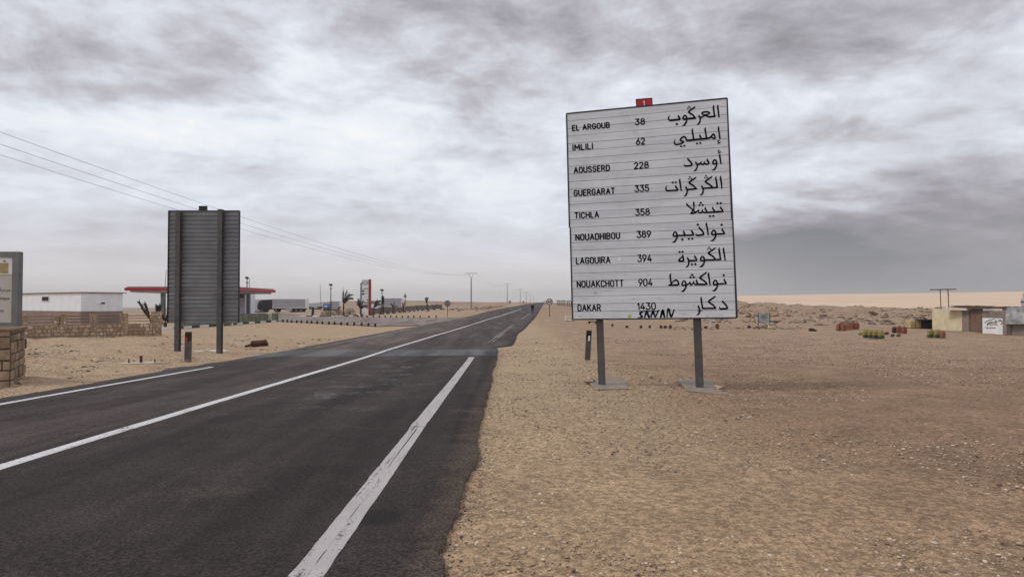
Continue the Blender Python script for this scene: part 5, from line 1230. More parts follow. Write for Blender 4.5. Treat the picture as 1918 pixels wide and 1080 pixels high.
def bush(px, py, wpx, hpx, label, seed):
    p = G(px, py); s_ = p.y / F; rn = random.Random(seed); mb = MB(); t = thing('dry_bush', p, label, 'bush'); w_, hh = wpx * s_ / 2, hpx * s_
    for k in range(700):
        a, r_ = rn.uniform(0, 6.28), rn.random() ** .5; c = Vector((math.cos(a) * r_ * w_, math.sin(a) * r_ * w_ * .6, rn.random() * hh * (1 - .6 * r_ * r_)))
        u_ = Vector((rn.gauss(0, 1), rn.gauss(0, 1), rn.gauss(0, 1))).normalized() * rn.uniform(.05, .12); v_ = Vector((rn.gauss(0, 1), rn.gauss(0, 1), rn.gauss(0, 1))).normalized() * .035
        mb.add([c - u_, c + v_, c + u_, c - v_], [(0, 1, 2, 3)])
    mb.build('twigs', M['bush'], t)
    mb = MB()
    for k in range(9): a = rn.uniform(0, 6.28); mb.tube([(0, 0, 0), (math.cos(a) * w_ * .5, math.sin(a) * w_ * .3, hh * .8)], [.03, .01], 5)
    mb.build('stem', M['wood'], t)


bush(614, 590.5, 26, 11, 'low dry bush behind the striped kerb left of the tallest palm', 1)
bush(634, 590.5, 22, 14, 'dry olive bush at the foot of the tallest dead palm', 2)
bush(655, 590, 24, 15, 'largest dry bush between the tallest palm and the totem', 3)

# ------------------------------------------------------------------ price totem
Yt = 116.; p = at(684, Yt); s_ = Yt / F; zz0 = p.z
tz = lambda py: 1.6 + (HOR - py) * s_ - zz0
tx_ = lambda px: (px - 684) * s_
t = thing('price_totem', p, 'tall white fuel price totem with oval emblem and red side column', 'price sign')
mb = MB(); mb.box(tx_(677.3), tx_(690.3), 0, .5, -.2, tz(523)); bd = mb.build('sign_panel', M['white'], t)
mb = MB(); mb.box(tx_(690.5), tx_(694), -.15, .6, -.2, tz(522.8)); mb.build('side_column', mat('totem_red', (.24, .02, .02)), t)
mb = MB(); mb.box(tx_(675), tx_(676.3), -.05, .5, -.2, tz(529.5)); mb.build('side_fin', M['bluepaint'], t)
tp = lambda a, b, l: (tx_(a), -.004 - l * 2, tz(b))
ink = Ink(tp); e_ = [(683.6 + 5.4 * math.cos(k * 6.283 / 24), 529.7 + 3.5 * math.sin(k * 6.283 / 24)) for k in range(25)]; ink.stroke(e_, 1.1, cap=False)
ink.stroke([(680.5, 530.4, .9), (682, 529, .9), (683.5, 530.4, .9), (685, 529.2, .9), (687, 530, .9)], sm=False); ink.build('emblem', mat('emblem_green_black', (.02, .04, .03)), bd)
ink = Ink(tp)
ink.stroke([(678, 539.5, .7), (681, 540.6, .7), (684, 539.6, .8), (686, 540, .9), (689, 539.5, .7)]); ink.stroke([(678, 540.4, .5), (689, 540.9, .5)])
for yy_ in (544.8, 550.3):
    ink.stroke([(678, yy_, 3.2), (682.4, yy_, 3.2)], sm=False, cap=False)
    for xx_ in (683.8, 685.6, 688): ink.stroke([(xx_, yy_ - 1.2, .5), (xx_ + .6, yy_, .5), (xx_, yy_ + 1.2, .5)], sm=False)
for r_ in range(2):
    for c_ in range(3):
        xx_, yy_ = 679.2 + c_ * 4.4, 566.5 + r_ * 4.5; ink.stroke([(xx_ - 1.3, yy_ - 1.3), (xx_ + 1.3, yy_ - 1.3), (xx_ + 1.3, yy_ + 1.3), (xx_ - 1.3, yy_ + 1.3), (xx_ - 1.3, yy_ - 1.3)], .7, sm=False); ink.stroke([(xx_ - .5, yy_, .9), (xx_ + .6, yy_, .9)], sm=False)
ink.stroke([(686.3, 561, 1.6), (689.5, 561, 1.6)], sm=False, cap=False); ink.stroke([(679, 557, .4), (688, 557, .4)], sm=False); ink.build('price_lettering', M['black'], bd)


# ------------------------------------------------------------------ round signs
def roundsign(px, py, discy, rpx, label, front=None, pm='post', cat='road sign', depth=None):
    p = G(px, py) if depth is None else at(px, depth); s_ = p.y / F; r_ = rpx * s_; zc = 1.6 + (HOR - discy) * s_ - p.z
    t = thing('round_road_sign', p, label, cat)
    mb = MB(); mb.tube([(0, 0, -.1), (0, 0, zc + (r_ * .8 if front is None else 0))], .05, 8); mb.build('post', M[pm], t)
    y0 = .06 if front is None else -.06
    if front is None:
        mb = MB(); mb.tube([(0, .055, zc), (0, .085, zc)], r_, 28); mb.build('disc', M['back'], t)
        mb = MB(); mb.box(-r_ * .8, r_ * .8, .03, .054, zc + r_ * .3, zc + r_ * .4); mb.box(-r_ * .8, r_ * .8, .03, .054, zc - r_ * .4, zc - r_ * .3); mb.build('bracket', M['post'], t)
    else:
        mb = MB(); mb.tube([(0, -.055, zc), (0, -.085, zc)], r_, 28); mb.build('disc', M['ringred'], t)
        mb = MB(); mb.tube([(0, -.086, zc), (0, -.092, zc)], r_ * .74, 28); fc = mb.build('face', M['white'], t)
        if front:
            ink = Ink(lambda a, b, l: (a, -.096 - l, b)); hh = r_ * .78; word(ink, front, -r_ * .5, r_ * .5, -(zc - hh / 2), hh, 0, r_ * .20, 0, .3)
            for i, v in enumerate(ink.mb.v): ink.mb.v[i] = (v[0], v[1], -v[2])
            ink.build('speed_number', M['black'], t)
    return t


roundsign(838, 593.2, 568.2, 6.1, 'large round sign seen from behind at the service road junction')
roundsign(955, 575.2, 565.2, 2.5, 'small round sign seen from behind beside the far road bend', depth=230)
roundsign(980.3, 571, 565.0, 1.9, 'farthest tiny round sign seen from behind left of the road', depth=330)
roundsign(1029.3, 592.5, 564.8, 6.0, 'speed limit sign reading 60 on a thin post right of the road', '60', 'rustbrown')
roundsign(1021, 574, 565.2, 2.6, 'distant red ringed round sign peeking out left of the speed limit sign', '', 'rustbrown', depth=215)

# ------------------------------------------------------------------ power line
def upole(px, Y_, label, hgt=9.3, kind='V'):
    p = at(px, Y_); t = thing('utility_pole', p, label, 'utility pole', 0, 'utility poles following the road')
    mb = MB(); mb.tube([(0, 0, -.3), (0, 0, hgt * .55), (0, 0, hgt * .86)], [.2, .16, .12], 8); mb.build('pole', M['postlight'], t)
    mb = MB(); z0, z1 = hgt * .85, hgt
    mb.tube([(0, 0, z0), (-.85, 0, z1)], .05, 6); mb.tube([(0, 0, z0), (.85, 0, z1)], .05, 6); mb.tube([(-1.5, 0, z1), (1.5, 0, z1)], .045, 6); mb.build('crossarm', M['postlight'], t)
    for x in (-1.45, 0, 1.45): mb = MB(); mb.tube([(x, 0, z1), (x, 0, z1 - .35)], .05, 6); mb.build('insulator', M['bk_metal'], t)
    return t


pl_px = [(882.5, 186), (950, 330), (974.4, 470), (986, 620), (993, 790), (999, 980)]
for i, (a, b) in enumerate(pl_px): upole(a, b, 'grey concrete utility pole with V crossarm, %s along the road' % ['nearest and tallest', 'second', 'third', 'fourth', 'fifth', 'sixth and faintest'][i])
p1 = at(882.5, 186); elev = lambda y: 1.6 + 5.4 + .00032 * (y - 97) ** 2
fix = (p1.z + 9.0) - elev(186)
for k, offx in enumerate((-1.45, 0, 1.45)):
    mb = MB(); pts = []
    for y in np.linspace(8, 186, 60): pts.append((p1.x - .07 * (186 - y) + offx - 0, y, elev(y) + fix * (y - 8) / 178))
    mb.tube(pts, .008, 4)
    prev = Vector(pts[-1])
    for (a, b) in pl_px[1:]:
        q_ = at(a, b) + Vector((offx, 0, 9.0)); seg = [prev.lerp(q_, s_) - Vector((0, 0, 1.8 * 4 * s_ * (1 - s_))) for s_ in np.linspace(0, 1, 12)]
        mb.tube(seg, .011, 4); prev = q_
    o = mb.build('power_line', M['wire']); meta(o, ['lowest of the three overhead wires crossing the left sky', 'middle of the three overhead wires crossing the left sky', 'highest of the three overhead wires crossing the left sky'][k], 'power line', 'overhead wires')

# ------------------------------------------------------------------ walking person
p = G(997.5, 587.2); s_ = p.y / F
t = thing('person', p, 'person in dark jacket, dark trousers and pale cap walking along the road edge', 'person', R(8))
J = {'pel': (0, 0, .93, .13), 'wst': (0, 0, 1.08, .125), 'chs': (0, .01, 1.28, .15), 'nck': (0, .01, 1.46, .06), 'hdb': (0, .0, 1.54, .075), 'hdm': (0, -.005, 1.63, .095), 'hdt': (0, 0, 1.71, .07),
     'hpl': (-.1, .0, .88, .095), 'knl': (-.11, .12, .50, .065), 'anl': (-.1, .04, .10, .045), 'tol': (-.1, .22, .04, .035), 'hpr': (.1, 0, .88, .095), 'knr': (.1, .04, .49, .065), 'anr': (.1, -.2, .13, .045), 'tor': (.11, -.06, .04, .035),
     'shl': (-.19, .01, 1.40, .07), 'ell': (-.25, -.08, 1.12, .05), 'wrl': (-.23, -.02, .88, .035), 'hal': (-.22, .02, .79, .03), 'shr': (.19, .01, 1.40, .07), 'elr': (.25, -.02, 1.12, .05), 'wrr': (.23, .12, .92, .035), 'har': (.22, .17, .84, .03)}
E_ = [('pel', 'wst'), ('wst', 'chs'), ('chs', 'nck'), ('nck', 'hdb'), ('hdb', 'hdm'), ('hdm', 'hdt'), ('pel', 'hpl'), ('hpl', 'knl'), ('knl', 'anl'), ('anl', 'tol'), ('pel', 'hpr'), ('hpr', 'knr'), ('knr', 'anr'), ('anr', 'tor'),
      ('chs', 'shl'), ('shl', 'ell'), ('ell', 'wrl'), ('wrl', 'hal'), ('chs', 'shr'), ('shr', 'elr'), ('elr', 'wrr'), ('wrr', 'har')]
for hx, w_ in (('hal', 'L'), ('har', 'R')):      # five fingers each
    bx_ = J[hx]
    for k in range(5):
        kx = (bx_[0] + (-.02 + .01 * k if k < 4 else .03 * (1 if w_ == 'L' else -1)), bx_[1] + (.02 * (k - 1.5) * .9 if k < 4 else .035), bx_[2] - (.055 - .006 * abs(k - 1) if k < 4 else .02), .009); tp_ = (kx[0], kx[1] + .008, kx[2] - (.035 if k < 4 else .025), .007)
        J[hx + 'a%d' % k] = kx; J[hx + 'b%d' % k] = tp_; E_ += [(hx, hx + 'a%d' % k), (hx + 'a%d' % k, hx + 'b%d' % k)]


def skin(keys, name, mats, parent, grow=0., zmat=None):
    idx = {k: i for i, k in enumerate(keys)}; me = bpy.data.meshes.new(name)
    me.from_pydata([J[k][:3] for k in keys], [(idx[a], idx[b]) for a, b in E_ if a in idx and b in idx], [])
    o = bpy.data.objects.new(name, me); COL.objects.link(o); md = o.modifiers.new('s', 'SKIN'); o.modifiers.new('u', 'SUBSURF').levels = 1
    for i, k in enumerate(keys): r_ = J[k][3] + grow; me.skin_vertices[0].data[i].radius = (r_, r_)
    me.skin_vertices[0].data[0].use_root = True
    dg = bpy.context.evaluated_depsgraph_get(); m2 = bpy.data.meshes.new_from_object(o.evaluated_get(dg)); bpy.data.objects.remove(o)
    n = bpy.data.objects.new(name, m2); COL.objects.link(n); n.parent = parent; m2.materials.clear()
    for m_ in mats: m2.materials.append(m_)
    if zmat:
        for f in m2.polygons: f.material_index = zmat(f.center)
    for f in m2.polygons: f.use_smooth = True
    return n


body = skin(list(J), 'body', [M['skin'], M['shoe']], t, 0, lambda c: 1 if c.z < .10 else 0)
skin(['wst', 'pel', 'chs', 'shl', 'ell', 'wrl', 'shr', 'elr', 'wrr'], 'jacket', [M['jacket']], body, .025)
skin(['pel', 'hpl', 'knl', 'anl', 'hpr', 'knr', 'anr'], 'trousers', [M['navy']], body, .018)
mb = MB(); mb.tube([(0, 0, 1.655), (0, 0, 1.70), (0, 0, 1.75), (0, 0, 1.775)], [.108, .105, .075, .03], 12); mb.box(-.07, .07, .09, .17, 1.655, 1.67); mb.build('cap', M['cap'], body)

# ------------------------------------------------------------------ left verge: broken pipe, footing plate, mounds
p = G(485, 649); s_ = p.y / F; t = thing('rusty_exhaust', p, 'broken rust-brown exhaust drum lying on the sand right of the sign back', 'scrap metal', R(12))
mb = MB(); mb.tube([(-.35, 0, .13), (-.3, 0, .14), (.22, 0, .17), (.27, 0, .18)], [.1, .15, .15, .12], 12); mb.build('drum', M['rustbrown'], t)
mb = MB(); mb.tube([(.27, 0, .18), (.35, 0, .2), (.37, 0, .21)], [.15, .17, .13], 12); mb.build('flange', M['rustbrown'], t)
mb = MB(); mb.tube([(-.35, 0, .1), (-.5, .02, .05), (-.62, .05, .03)], [.06, .05, .045], 8); mb.build('tail_pipe', M['rustbrown'], t)
p = G(262, 681); t = thing('footing_plate', p, 'pale concrete footing plate with rusty bolts beside the road', 'footing plate', R(14))
mb = MB(); mb.prism([(-.62, -.12), (.3, -.16), (.72, .1), (.2, .3), (-.45, .2)], -.1, .035); mb.build('slab', M['pconcrete'], t)
for x, hh, r_ in ((-.33, .16, .022), (.02, .25, .045), (.42, .14, .02)): mb = MB(); mb.tube([(x, .05, 0), (x, .05, hh)], r_, 8); mb.build('bolt', M['rustbrown'], t)
rock(432, 652, 26, 15, 'sandy pyramid-shaped rock right of the sign back posts', 'rock', 21)
rock(418, 653, 16, 6, 'low brownish stone at the foot of the right post of the sign back', 'rockbrown', 23)
rock(397, 655, 28, 8, 'low heap of sandy earth between the posts of the sign back', 'rock', 24)
rock(296, 662, 13, 6, 'small stone left of the sign back posts', 'rock', 25)
rock(90, 672, 12, 5, 'small dark clod right of the stone plinth', 'rockbrown', 26)
rock(118, 683, 14, 6, 'dark clod on the bank between plinth and footing plate', 'rockbrown', 27)
rock(183, 676, 26, 9, 'rounded sandy mound at the edge of the dug bank', 'rock', 28)

# ------------------------------------------------------------------ right side: jerrycans
def can_proto(mname, topm=None, lying=False):
    """returns list of (name, mesh-builder, material)"""
    w_, d_, hh = .17, .11, .44
    lo = MB(); lo.box(-w_, w_, -d_, d_, 0, hh * (.45 if topm else 1), ch=.025)
    up = MB()
    if topm: up.box(-w_ * .99, w_ * .99, -d_ * .99, d_ * .99, hh * .45 + .001, hh, ch=.012)
    sh = MB(); sh.add([(-w_ * .9, -d_ * .9, hh), (w_ * .9, -d_ * .9, hh), (w_ * .9, d_ * .9, hh), (-w_ * .9, d_ * .9, hh), (-w_ * .86, -d_ * .7, hh + .045), (w_ * .35, -d_ * .7, hh + .06), (w_ * .35, d_ * .7, hh + .06), (-w_ * .86, d_ * .7, hh + .045)], [(4, 5, 6, 7), (0, 1, 5, 4), (1, 2, 6, 5), (2, 3, 7, 6), (3, 0, 4, 7)])
    hd = MB(); hd.tube([(-w_ * .7, 0, hh + .03), (-w_ * .5, 0, hh + .11), (w_ * .15, 0, hh + .12), (w_ * .3, 0, hh + .02)], .02, 6)
    cp_ = MB(); cp_.tube([(w_ * .62, 0, hh - .01), (w_ * .62, 0, hh + .09)], .038, 10)
    return lo, up, sh, hd, cp_


def can(px, py, hpx, label, m_, group, topm=None, capm='brownp', lying=False, rz=None):
    p = G(px, py); s_ = p.y / F; k = hpx * s_ / .56; t = thing('jerrycan', p, label, 'jerrycan', rz if rz is not None else RNG.uniform(-.5, .5), group)
    lo, up, sh, hd, cp_ = can_proto(m_, topm)
    Mx = Matrix.Scale(k, 4) @ (Matrix.Translation((0, 0, .11)) @ Matrix.Rotation(R(82), 4, 'Y') @ Matrix.Translation((-.0, 0, -.25)) if lying else Matrix.Translation((0, 0, -.02)))
    for b_ in (lo, up, sh, hd, cp_): b_.v = [tuple(Mx @ Vector(v)) for v in b_.v]
    tm = topm or m_
    lo.build('body', M[m_], t)
    if topm: up.build('upper_body', M[topm], t)
    sh.build('shoulder', M[tm], t); hd.build('handle', M[tm], t); cp_.build('spout_cap', M[capm], t); return t


gO = 'orange jerrycans grouped on the sand'; gY = 'yellow jerrycans with green lower halves'; gR = 'red and brown jerrycans near the shacks'
can(1571.5, 618.6, 14, 'front left orange jerrycan of the orange group', 'orange', gO); can(1580, 619, 14, 'front middle orange jerrycan, brightest of the orange group', 'orange', gO)
can(1586.5, 617.8, 13.5, 'brownish orange jerrycan behind the brightest orange one', 'orange', gO); can(1576, 616, 13.5, 'orange jerrycan at the back left of the orange group', 'redp', gO)
can(1592.5, 616.6, 14, 'orange jerrycan at the middle of the orange group', 'orange', gO); can(1598, 616, 13.5, 'dull red jerrycan second from the right in the orange group', 'redp', gO)
can(1604.5, 616, 14, 'rightmost jerrycan of the orange group', 'orange', gO)
can(1612, 627, 9, 'small yellow jerrycan lying left of the row of four', 'yellow', gY, lying=True, rz=0.1)
for i, a in enumerate((1622.5, 1631.5, 1640.5, 1650.5)): can(a, 632 + i * .5, 16, ['leftmost', 'second from left', 'third from left', 'rightmost'][i] + ' yellow and green jerrycan in the row of four', 'greenp', gY, 'yellow', rz=RNG.uniform(-.15, .15))
can(1661, 626, 9, 'small dark jerrycan lying right of the yellow row, nearer to it', 'brownp', gR, lying=True); can(1672, 629.5, 7.5, 'low dark jerrycan lying below the red jerrycans', 'brownp', gR, lying=True, rz=.2); can(1683, 629.3, 7.5, 'low dark green jerrycan lying in front of the red jerrycans', 'greenp', gR, lying=True, rz=-.2)
can(1675.5, 622.8, 12, 'darkest brown upright jerrycan left of the red ones', 'brownp', gR); can(1684.5, 623.2, 14, 'dull red upright jerrycan between the brown and the bright red', 'redp', gR); can(1693.5, 624, 14, 'bright orange-red upright jerrycan at the right of its trio', 'redp', gR, capm='redp')
can(1743, 631.5, 16, 'left of the two yellow and green jerrycans before the dark shelter', 'greenp', gY, 'yellow', rz=.05); can(1757, 632, 16, 'right of the two yellow and green jerrycans before the dark shelter', 'greenp', gY, 'yellow', rz=-.05)
can(1766, 632.5, 14, 'orange jerrycan tucked behind the yellow and green pair', 'orange', gO, rz=.4)

# blocks and litter behind the big sign
blocks = [(1174, 613.5, 4.2, 4.2), (1200.5, 614, 4, 4.2), (1217, 614, 4.4, 5), (1238, 614.3, 4, 4.8), (1246, 614.3, 4.6, 5), (1255.6, 614.3, 4.6, 4.8), (1322, 615, 5, 4.6), (1147, 611, 3.4, 4)]
for i, (a, b, c, d) in enumerate(blocks):
    p = G(a, b); s_ = p.y / F; mb = MB(); mb.box(-c * s_ / 2, c * s_ / 2, -.09, .09, -.02, d * s_, ch=.015)
    if i % 2: mb.box(-c * s_ * .28, c * s_ * .28, -.05, .05, d * s_, d * s_ + .05)
    o = mb.build('brick_block', M['brownp' if i % 3 else 'rustbrown']); o.location = p; o.rotation_euler = (0, 0, RNG.uniform(-.3, .3))
    meta(o, 'small brown block, %s from left in the row beyond the big sign' % (['second', 'third', 'fourth', 'fifth', 'sixth', 'seventh', 'eighth', 'first'][i]), 'block', 'brown blocks in a row beyond the big sign')
p = G(1343.5, 615.3); s_ = p.y / F; mb = MB(); mb.tube([(0, 0, -.05), (0, 0, .3), (0, 0, .38), (0, 0, .42)], [.12, .12, .07, .03], 10); mb.tube([(-.16, 0, .25), (.16, 0, .25)], .05, 8); o = mb.build('gas_bottle', M['rustbrown']); o.location = p; meta(o, 'rusty brown gas bottle beside the right post of the big sign', 'gas bottle')
p = G(1335, 612); s_ = p.y / F; t = thing('white_box', p, 'white box with dark slot seen just right of the right sign post', 'box')
mb = MB(); mb.box(-.22, .22, -.15, .15, -.02, .55, ch=.02); mb.build('body', M['pconcrete'], t); mb = MB(); mb.box(-.16, .16, -.17, -.151, .38, .44); mb.build('slot', M['dblack'], t)
p = G(1067, 600.5); s_ = p.y / F; t = thing('concrete_block', p, 'pale broken concrete block behind the lower left corner of the big sign', 'concrete block', .2)
mb = MB(); mb.box(-.5, .45, -.3, .3, -.05, .52, ch=.05); mb.build('block', M['pconcrete'], t); mb = MB(); mb.rock((-.1, -.35, .06), (.35, .2, .12), seed=4, sub=2); mb.rock((.45, -.3, .05), (.2, .2, .1), seed=6, sub=2); mb.build('fragments', M['pconcrete'], t)
p = G(1110, 606); t = thing('cart', p, 'low dark cart behind the left post of the big sign', 'cart'); s_ = p.y / F
mb = MB(); mb.box(-.5, .42, -.2, .3, .16, .24, ch=.01); mb.build('deck', M['dblack'], t)
for xw in (-.35, .3): mb = MB(); mb.tube([(xw, -.2, .09), (xw, -.12, .09)], .09, 10); mb.build('wheel', M['dblack'], t)
# leaning board sign, tyre, plastic drum
p = G(1431, 612.5); s_ = p.y / F; t = thing('painted_board', p, 'scribbled white board on two thin legs standing alone in the sand', 'board', .05)
zt = 26.5 * s_; w_ = 10.5 * s_
mb = MB(); mb.box(-w_, w_, -.01, .02, zt * .28, zt, ch=.004); bo = mb.build('board', M['tarp'], t)
for sg_ in (-1, 1): mb = MB(); mb.tube([(sg_ * (w_ + .03), 0, -.05), (sg_ * (w_ + .0), 0, zt * 1.02)], .03, 6); mb.build('leg', M['bk_metal'], t)
ink = Ink(lambda a, b, l: (a, -.014 - l, b)); rn = random.Random(3)
for _ in range(34):
    a, b = rn.uniform(-w_ * .8, w_ * .7), rn.uniform(zt * .6, zt * .95); ink.stroke([(a, b, .012), (a + rn.uniform(-.06, .1), b + rn.uniform(-.04, .04), .016), (a + rn.uniform(-.02, .12), b + rn.uniform(-.05, .05), .01)])
for sg_ in (-1, 1): ink.stroke([(sg_ * .02, zt * .62, .03), (sg_ * w_ * .8, zt * .3, .03)], sm=False)
ink.build('scribbles', M['inkgrey'], bo)
rock(1431, 613, 14, 9, 'rounded grey stone propping the scribbled white board', 'concrete', 31)
rock(1420, 613.5, 8, 5, 'brown stone at the left leg of the scribbled board', 'rockbrown', 32); rock(1441, 613.5, 7, 5, 'pale stone at the right leg of the scribbled board', 'pconcrete', 33)
p = G(1521.5, 619.5); s_ = p.y / F
mb = MB(); n = 20; mr_, r_ = .22, .085
for i in range(n):
    a = 6.283 * i / n; a2 = 6.283 * (i + 1) / n
    for j in range(8):
        q = []
        for aa, jj in ((a, j), (a2, j), (a2, j + 1), (a, j + 1)): b_ = 6.283 * jj / 8; rr = mr_ + r_ * math.cos(b_); q.append((rr * math.cos(aa), rr * math.sin(aa), r_ + r_ * math.sin(b_)))
        mb.add(q, [(0, 1, 2, 3)])
o = mb.build('old_tyre', M['dblack'], smooth=True); o.location = p + Vector((0, 0, -.04)); o.rotation_euler = (.35, .1, 0); meta(o, 'old dark tyre lying flat left of the orange jerrycans', 'tyre')
p = G(1403, 613.5); mb = MB(); mb.tube([(0, 0, -.03), (0, 0, .1), (.03, 0, .2)], [.16, .15, .07], 10); o = mb.build('plastic_bucket', mat('purple_plastic', (.05, .02, .05))); o.location = p; meta(o, 'dark purple bucket tipped on the sand right of the big sign', 'bucket')

# ------------------------------------------------------------------ shacks at the right edge
Ys = 52.
def sh_thing(name, px, Y_, label, cat): p = at(px, Y_); return thing(name, p, label, cat), p
t, p = sh_thing('shack', 1790, 52, 'low pale yellow shack with brown door and branch roof', 'shack')
zz_ = lambda py, Y_: 1.6 + (HOR - py) * Y_ / F - p.z
lx = lambda px, Y_: (px - CX) / F * Y_ - p.x
def wallseg(px0, Y0, px1, Y1, ytop0, ytop1, name, m_, th=.25, zb=-.3, ybot=None):
    a, b = Vector((lx(px0, Y0), Y0 - p.y, 0)), Vector((lx(px1, Y1), Y1 - p.y, 0)); d = (b - a).normalized(); nn = Vector((-d.y, d.x, 0)) * th
    if nn.x * (a.x + p.x) + nn.y * (a.y + p.y) < 0: nn = -nn
    z0, z1 = zz_(ytop0, Y0), zz_(ytop1, Y1); q = [a, b, b + nn, a + nn]; zb0 = zb if ybot is None else zz_(ybot, Y0)
    mb = MB(); mb.prism([(v.x, v.y) for v in q], zb0, [z0, z1, z1, z0]); return mb.build(name, M[m_], t)


wallseg(1745.5, 55.5, 1801, 51.5, 577.5, 580, 'wall', 'yellowwall')
wallseg(1802, 51.4, 1814, 50.6, 580, 578.5, 'wall', 'greybrown')
dr = wallseg(1814.5, 50.7, 1838, 49.3, 577.5, 577.5, 'door', 'doorbrown', .1)
wallseg(1810, 50.5, 1846, 48.4, 576.2, 576.8, 'lintel', 'wood', .4, ybot=578.2)
wallseg(1838.5, 49.2, 1880, 46.9, 583, 583.5, 'wall', 'greybrown', .2)
wallseg(1764, 53.0, 1810, 50.4, 575.5, 578, 'parapet', 'paleroof', .6, ybot=580.5)
wallseg(1751, 55.2, 1763, 54.2, 575, 574.5, 'patch', 'greybrown', .3, ybot=585)['label'] = 'dark broken corner patch'
a, b, c, d = [Vector((lx(x, Y_), Y_ - p.y, 0)) for x, Y_ in ((1745.5, 55.8), (1882, 47.2), (1900, 53), (1760, 60))]
mb = MB(); mb.prism([(v.x, v.y) for v in (a, b, c, d)], zz_(580, 52), zz_(579, 52)); mb.build('roof', M['paleroof'], t)
mb = MB(); rn = random.Random(8)
for k in range(70):
    x_ = rn.uniform(1786, 1868); Y_ = rn.uniform(52, 56); q = Vector((lx(x_, Y_), Y_ - p.y, zz_(576 - 4 * math.exp(-((x_ - 1812) / 16) ** 2) - 3.5 * math.exp(-((x_ - 1845) / 14) ** 2) + rn.uniform(-.5, 2.5), Y_)))
    dv = Vector((rn.uniform(.3, 1.1), rn.uniform(-.4, .4), rn.uniform(-.05, .06))); mb.tube([q - dv, q, q + dv], [.012, .03, .012], 5)
mb.build('branches', M['wood'], t)
wp = wallseg(1839.5, 48.7, 1878, 46.4, 595, 596, 'painted_panel', 'white', .1)
wx0, wx1 = (1839.5 - CX) / F * 48.7, (1878 - CX) / F * 46.4
def onwall(a, b, l):
    u_ = (a - CX) / F; f_ = (u_ * 48.7 - wx0) / ((wx1 - wx0) - u_ * (46.4 - 48.7)); Y_ = 48.7 + f_ * (46.4 - 48.7)
    return (wx0 + f_ * (wx1 - wx0) - p.x - .02 - l, Y_ - p.y - .03 - l, zz_(b, Y_))
ink = Ink(onwall)
for st in ([(1844, 604), (1849, 600.5), (1856, 598.5), (1862, 597)], [(1848, 606), (1855, 602.5), (1861, 603.5)], [(1864, 600), (1866, 603.5), (1862, 604), (1865, 599)], [(1848, 610), (1850, 606.5), (1858, 604)], [(1868, 602), (1873, 600), (1876, 604.5), (1873, 607)], [(1853, 609), (1860, 606.8), (1867, 608)],
           [(1845, 612.5), (1848, 613.8), (1851, 612.8), (1854, 613.8), (1857, 613.0), (1860, 613.8), (1863, 612.8)], [(1870, 597.5), (1875, 600.5)]): ink.stroke(st, 1.1)
ink.build('graffiti', M['bk_metal'], wp)
t, p = sh_thing('sheeted_hut', 1900, 45, 'hut wrapped in grey plastic sheet at the right edge', 'hut')
w1 = wallseg(1879, 46.2, 1960, 43.0, 601, 600, 'wall', 'greybrown', .3)
wallseg(1877, 46.0, 1884, 45.6, 576, 576, 'corner_post', 'greybrown', .3)
a, b = 1883.5, 1960; n_, m_ = 30, 10; V = []; rn = random.Random(4)
for j in range(m_ + 1):
    for i in range(n_ + 1):
        px_ = a + (b - a) * i / n_; Y_ = 45.5 - (px_ - a) / 76 * 2.9; py_ = 574.5 + 32 * j / m_; fold = .06 * math.sin(px_ * .9 + j * .4) + .03 * math.sin(px_ * 2.3); V.append((lx(px_, Y_), Y_ - p.y + fold - .1, zz_(py_ + (1.2 * math.sin(px_ * .5) if j == 0 else 0), Y_)))
mb = MB(); mb.add(V, [(j * (n_ + 1) + i, j * (n_ + 1) + i + 1, (j + 1) * (n_ + 1) + i + 1, (j + 1) * (n_ + 1) + i) for j in range(m_) for i in range(n_)]); mb.add([(v[0], v[1] + .08, v[2]) for v in V], [((j + 1) * (n_ + 1) + i, (j + 1) * (n_ + 1) + i + 1, j * (n_ + 1) + i + 1, j * (n_ + 1) + i) for j in range(m_) for i in range(n_)]); mb.build('plastic_sheet', M['tarp'], t)
mb = MB(); mb.prism([(lx(1876, 45.8), 45.9 - p.y), (lx(1960, 42.8), 42.9 - p.y), (lx(1965, 47.5), 47.5 - p.y), (lx(1882, 50), 50 - p.y)], zz_(576, 45.8), zz_(573.8, 45.8)); mb.build('roof', M['wood'], t)
t, p = sh_thing('water_tank', 1925, 47, 'white and grey stacked tank standing behind the sheeted hut', 'tank')
mb = MB(); XT = 953 / F * 48.9 - p.x; mb.box(XT, XT + 2, .5, 1.9, zz_(575, 47) - 1, zz_(558, 47), ch=.04); mb.build('tank_body', M['ltgrey'], t)
mb = MB(); mb.box(XT + .06, XT + 1.9, .6, 1.8, zz_(557.9, 47), zz_(547, 47), ch=.04); mb.build('tank_top', M['tarp'], t)
mb = MB(); mb.box(XT - .03, XT - .001, .5, 1.9, zz_(566, 47), zz_(564, 47)); mb.build('band', M['bk_metal'], t)
mb = MB(); mb.box(XT + .03, XT + 1.9, .55, 1.85, -.2, zz_(575, 47) - 1); mb.build('stand', M['greybrown'], t)
for i, (a, b, s1, sd_) in enumerate(((1898, 623.5, 11, 5), (1907, 623.8, 12, 9))):
    q = G(a, b); s_ = q.y / F; mb = MB(); mb.rock((0, 0, s1 * s_ * .35), (s1 * s_ * .5, .2, s1 * s_ * .42), seed=sd_, sub=3)
    if i == 0: mb.tube([(-.05, 0, .3), (-.2, 0, .42), (-.28, 0, .4)], [.06, .05, .02], 6)
    o = mb.build('plastic_bag', M['bag'], smooth=True); o.location = q; meta(o, ['knotted white plastic bag, left of the pair at the sheeted hut', 'fuller white plastic bag, right of the pair at the sheeted hut'][i], 'bag')
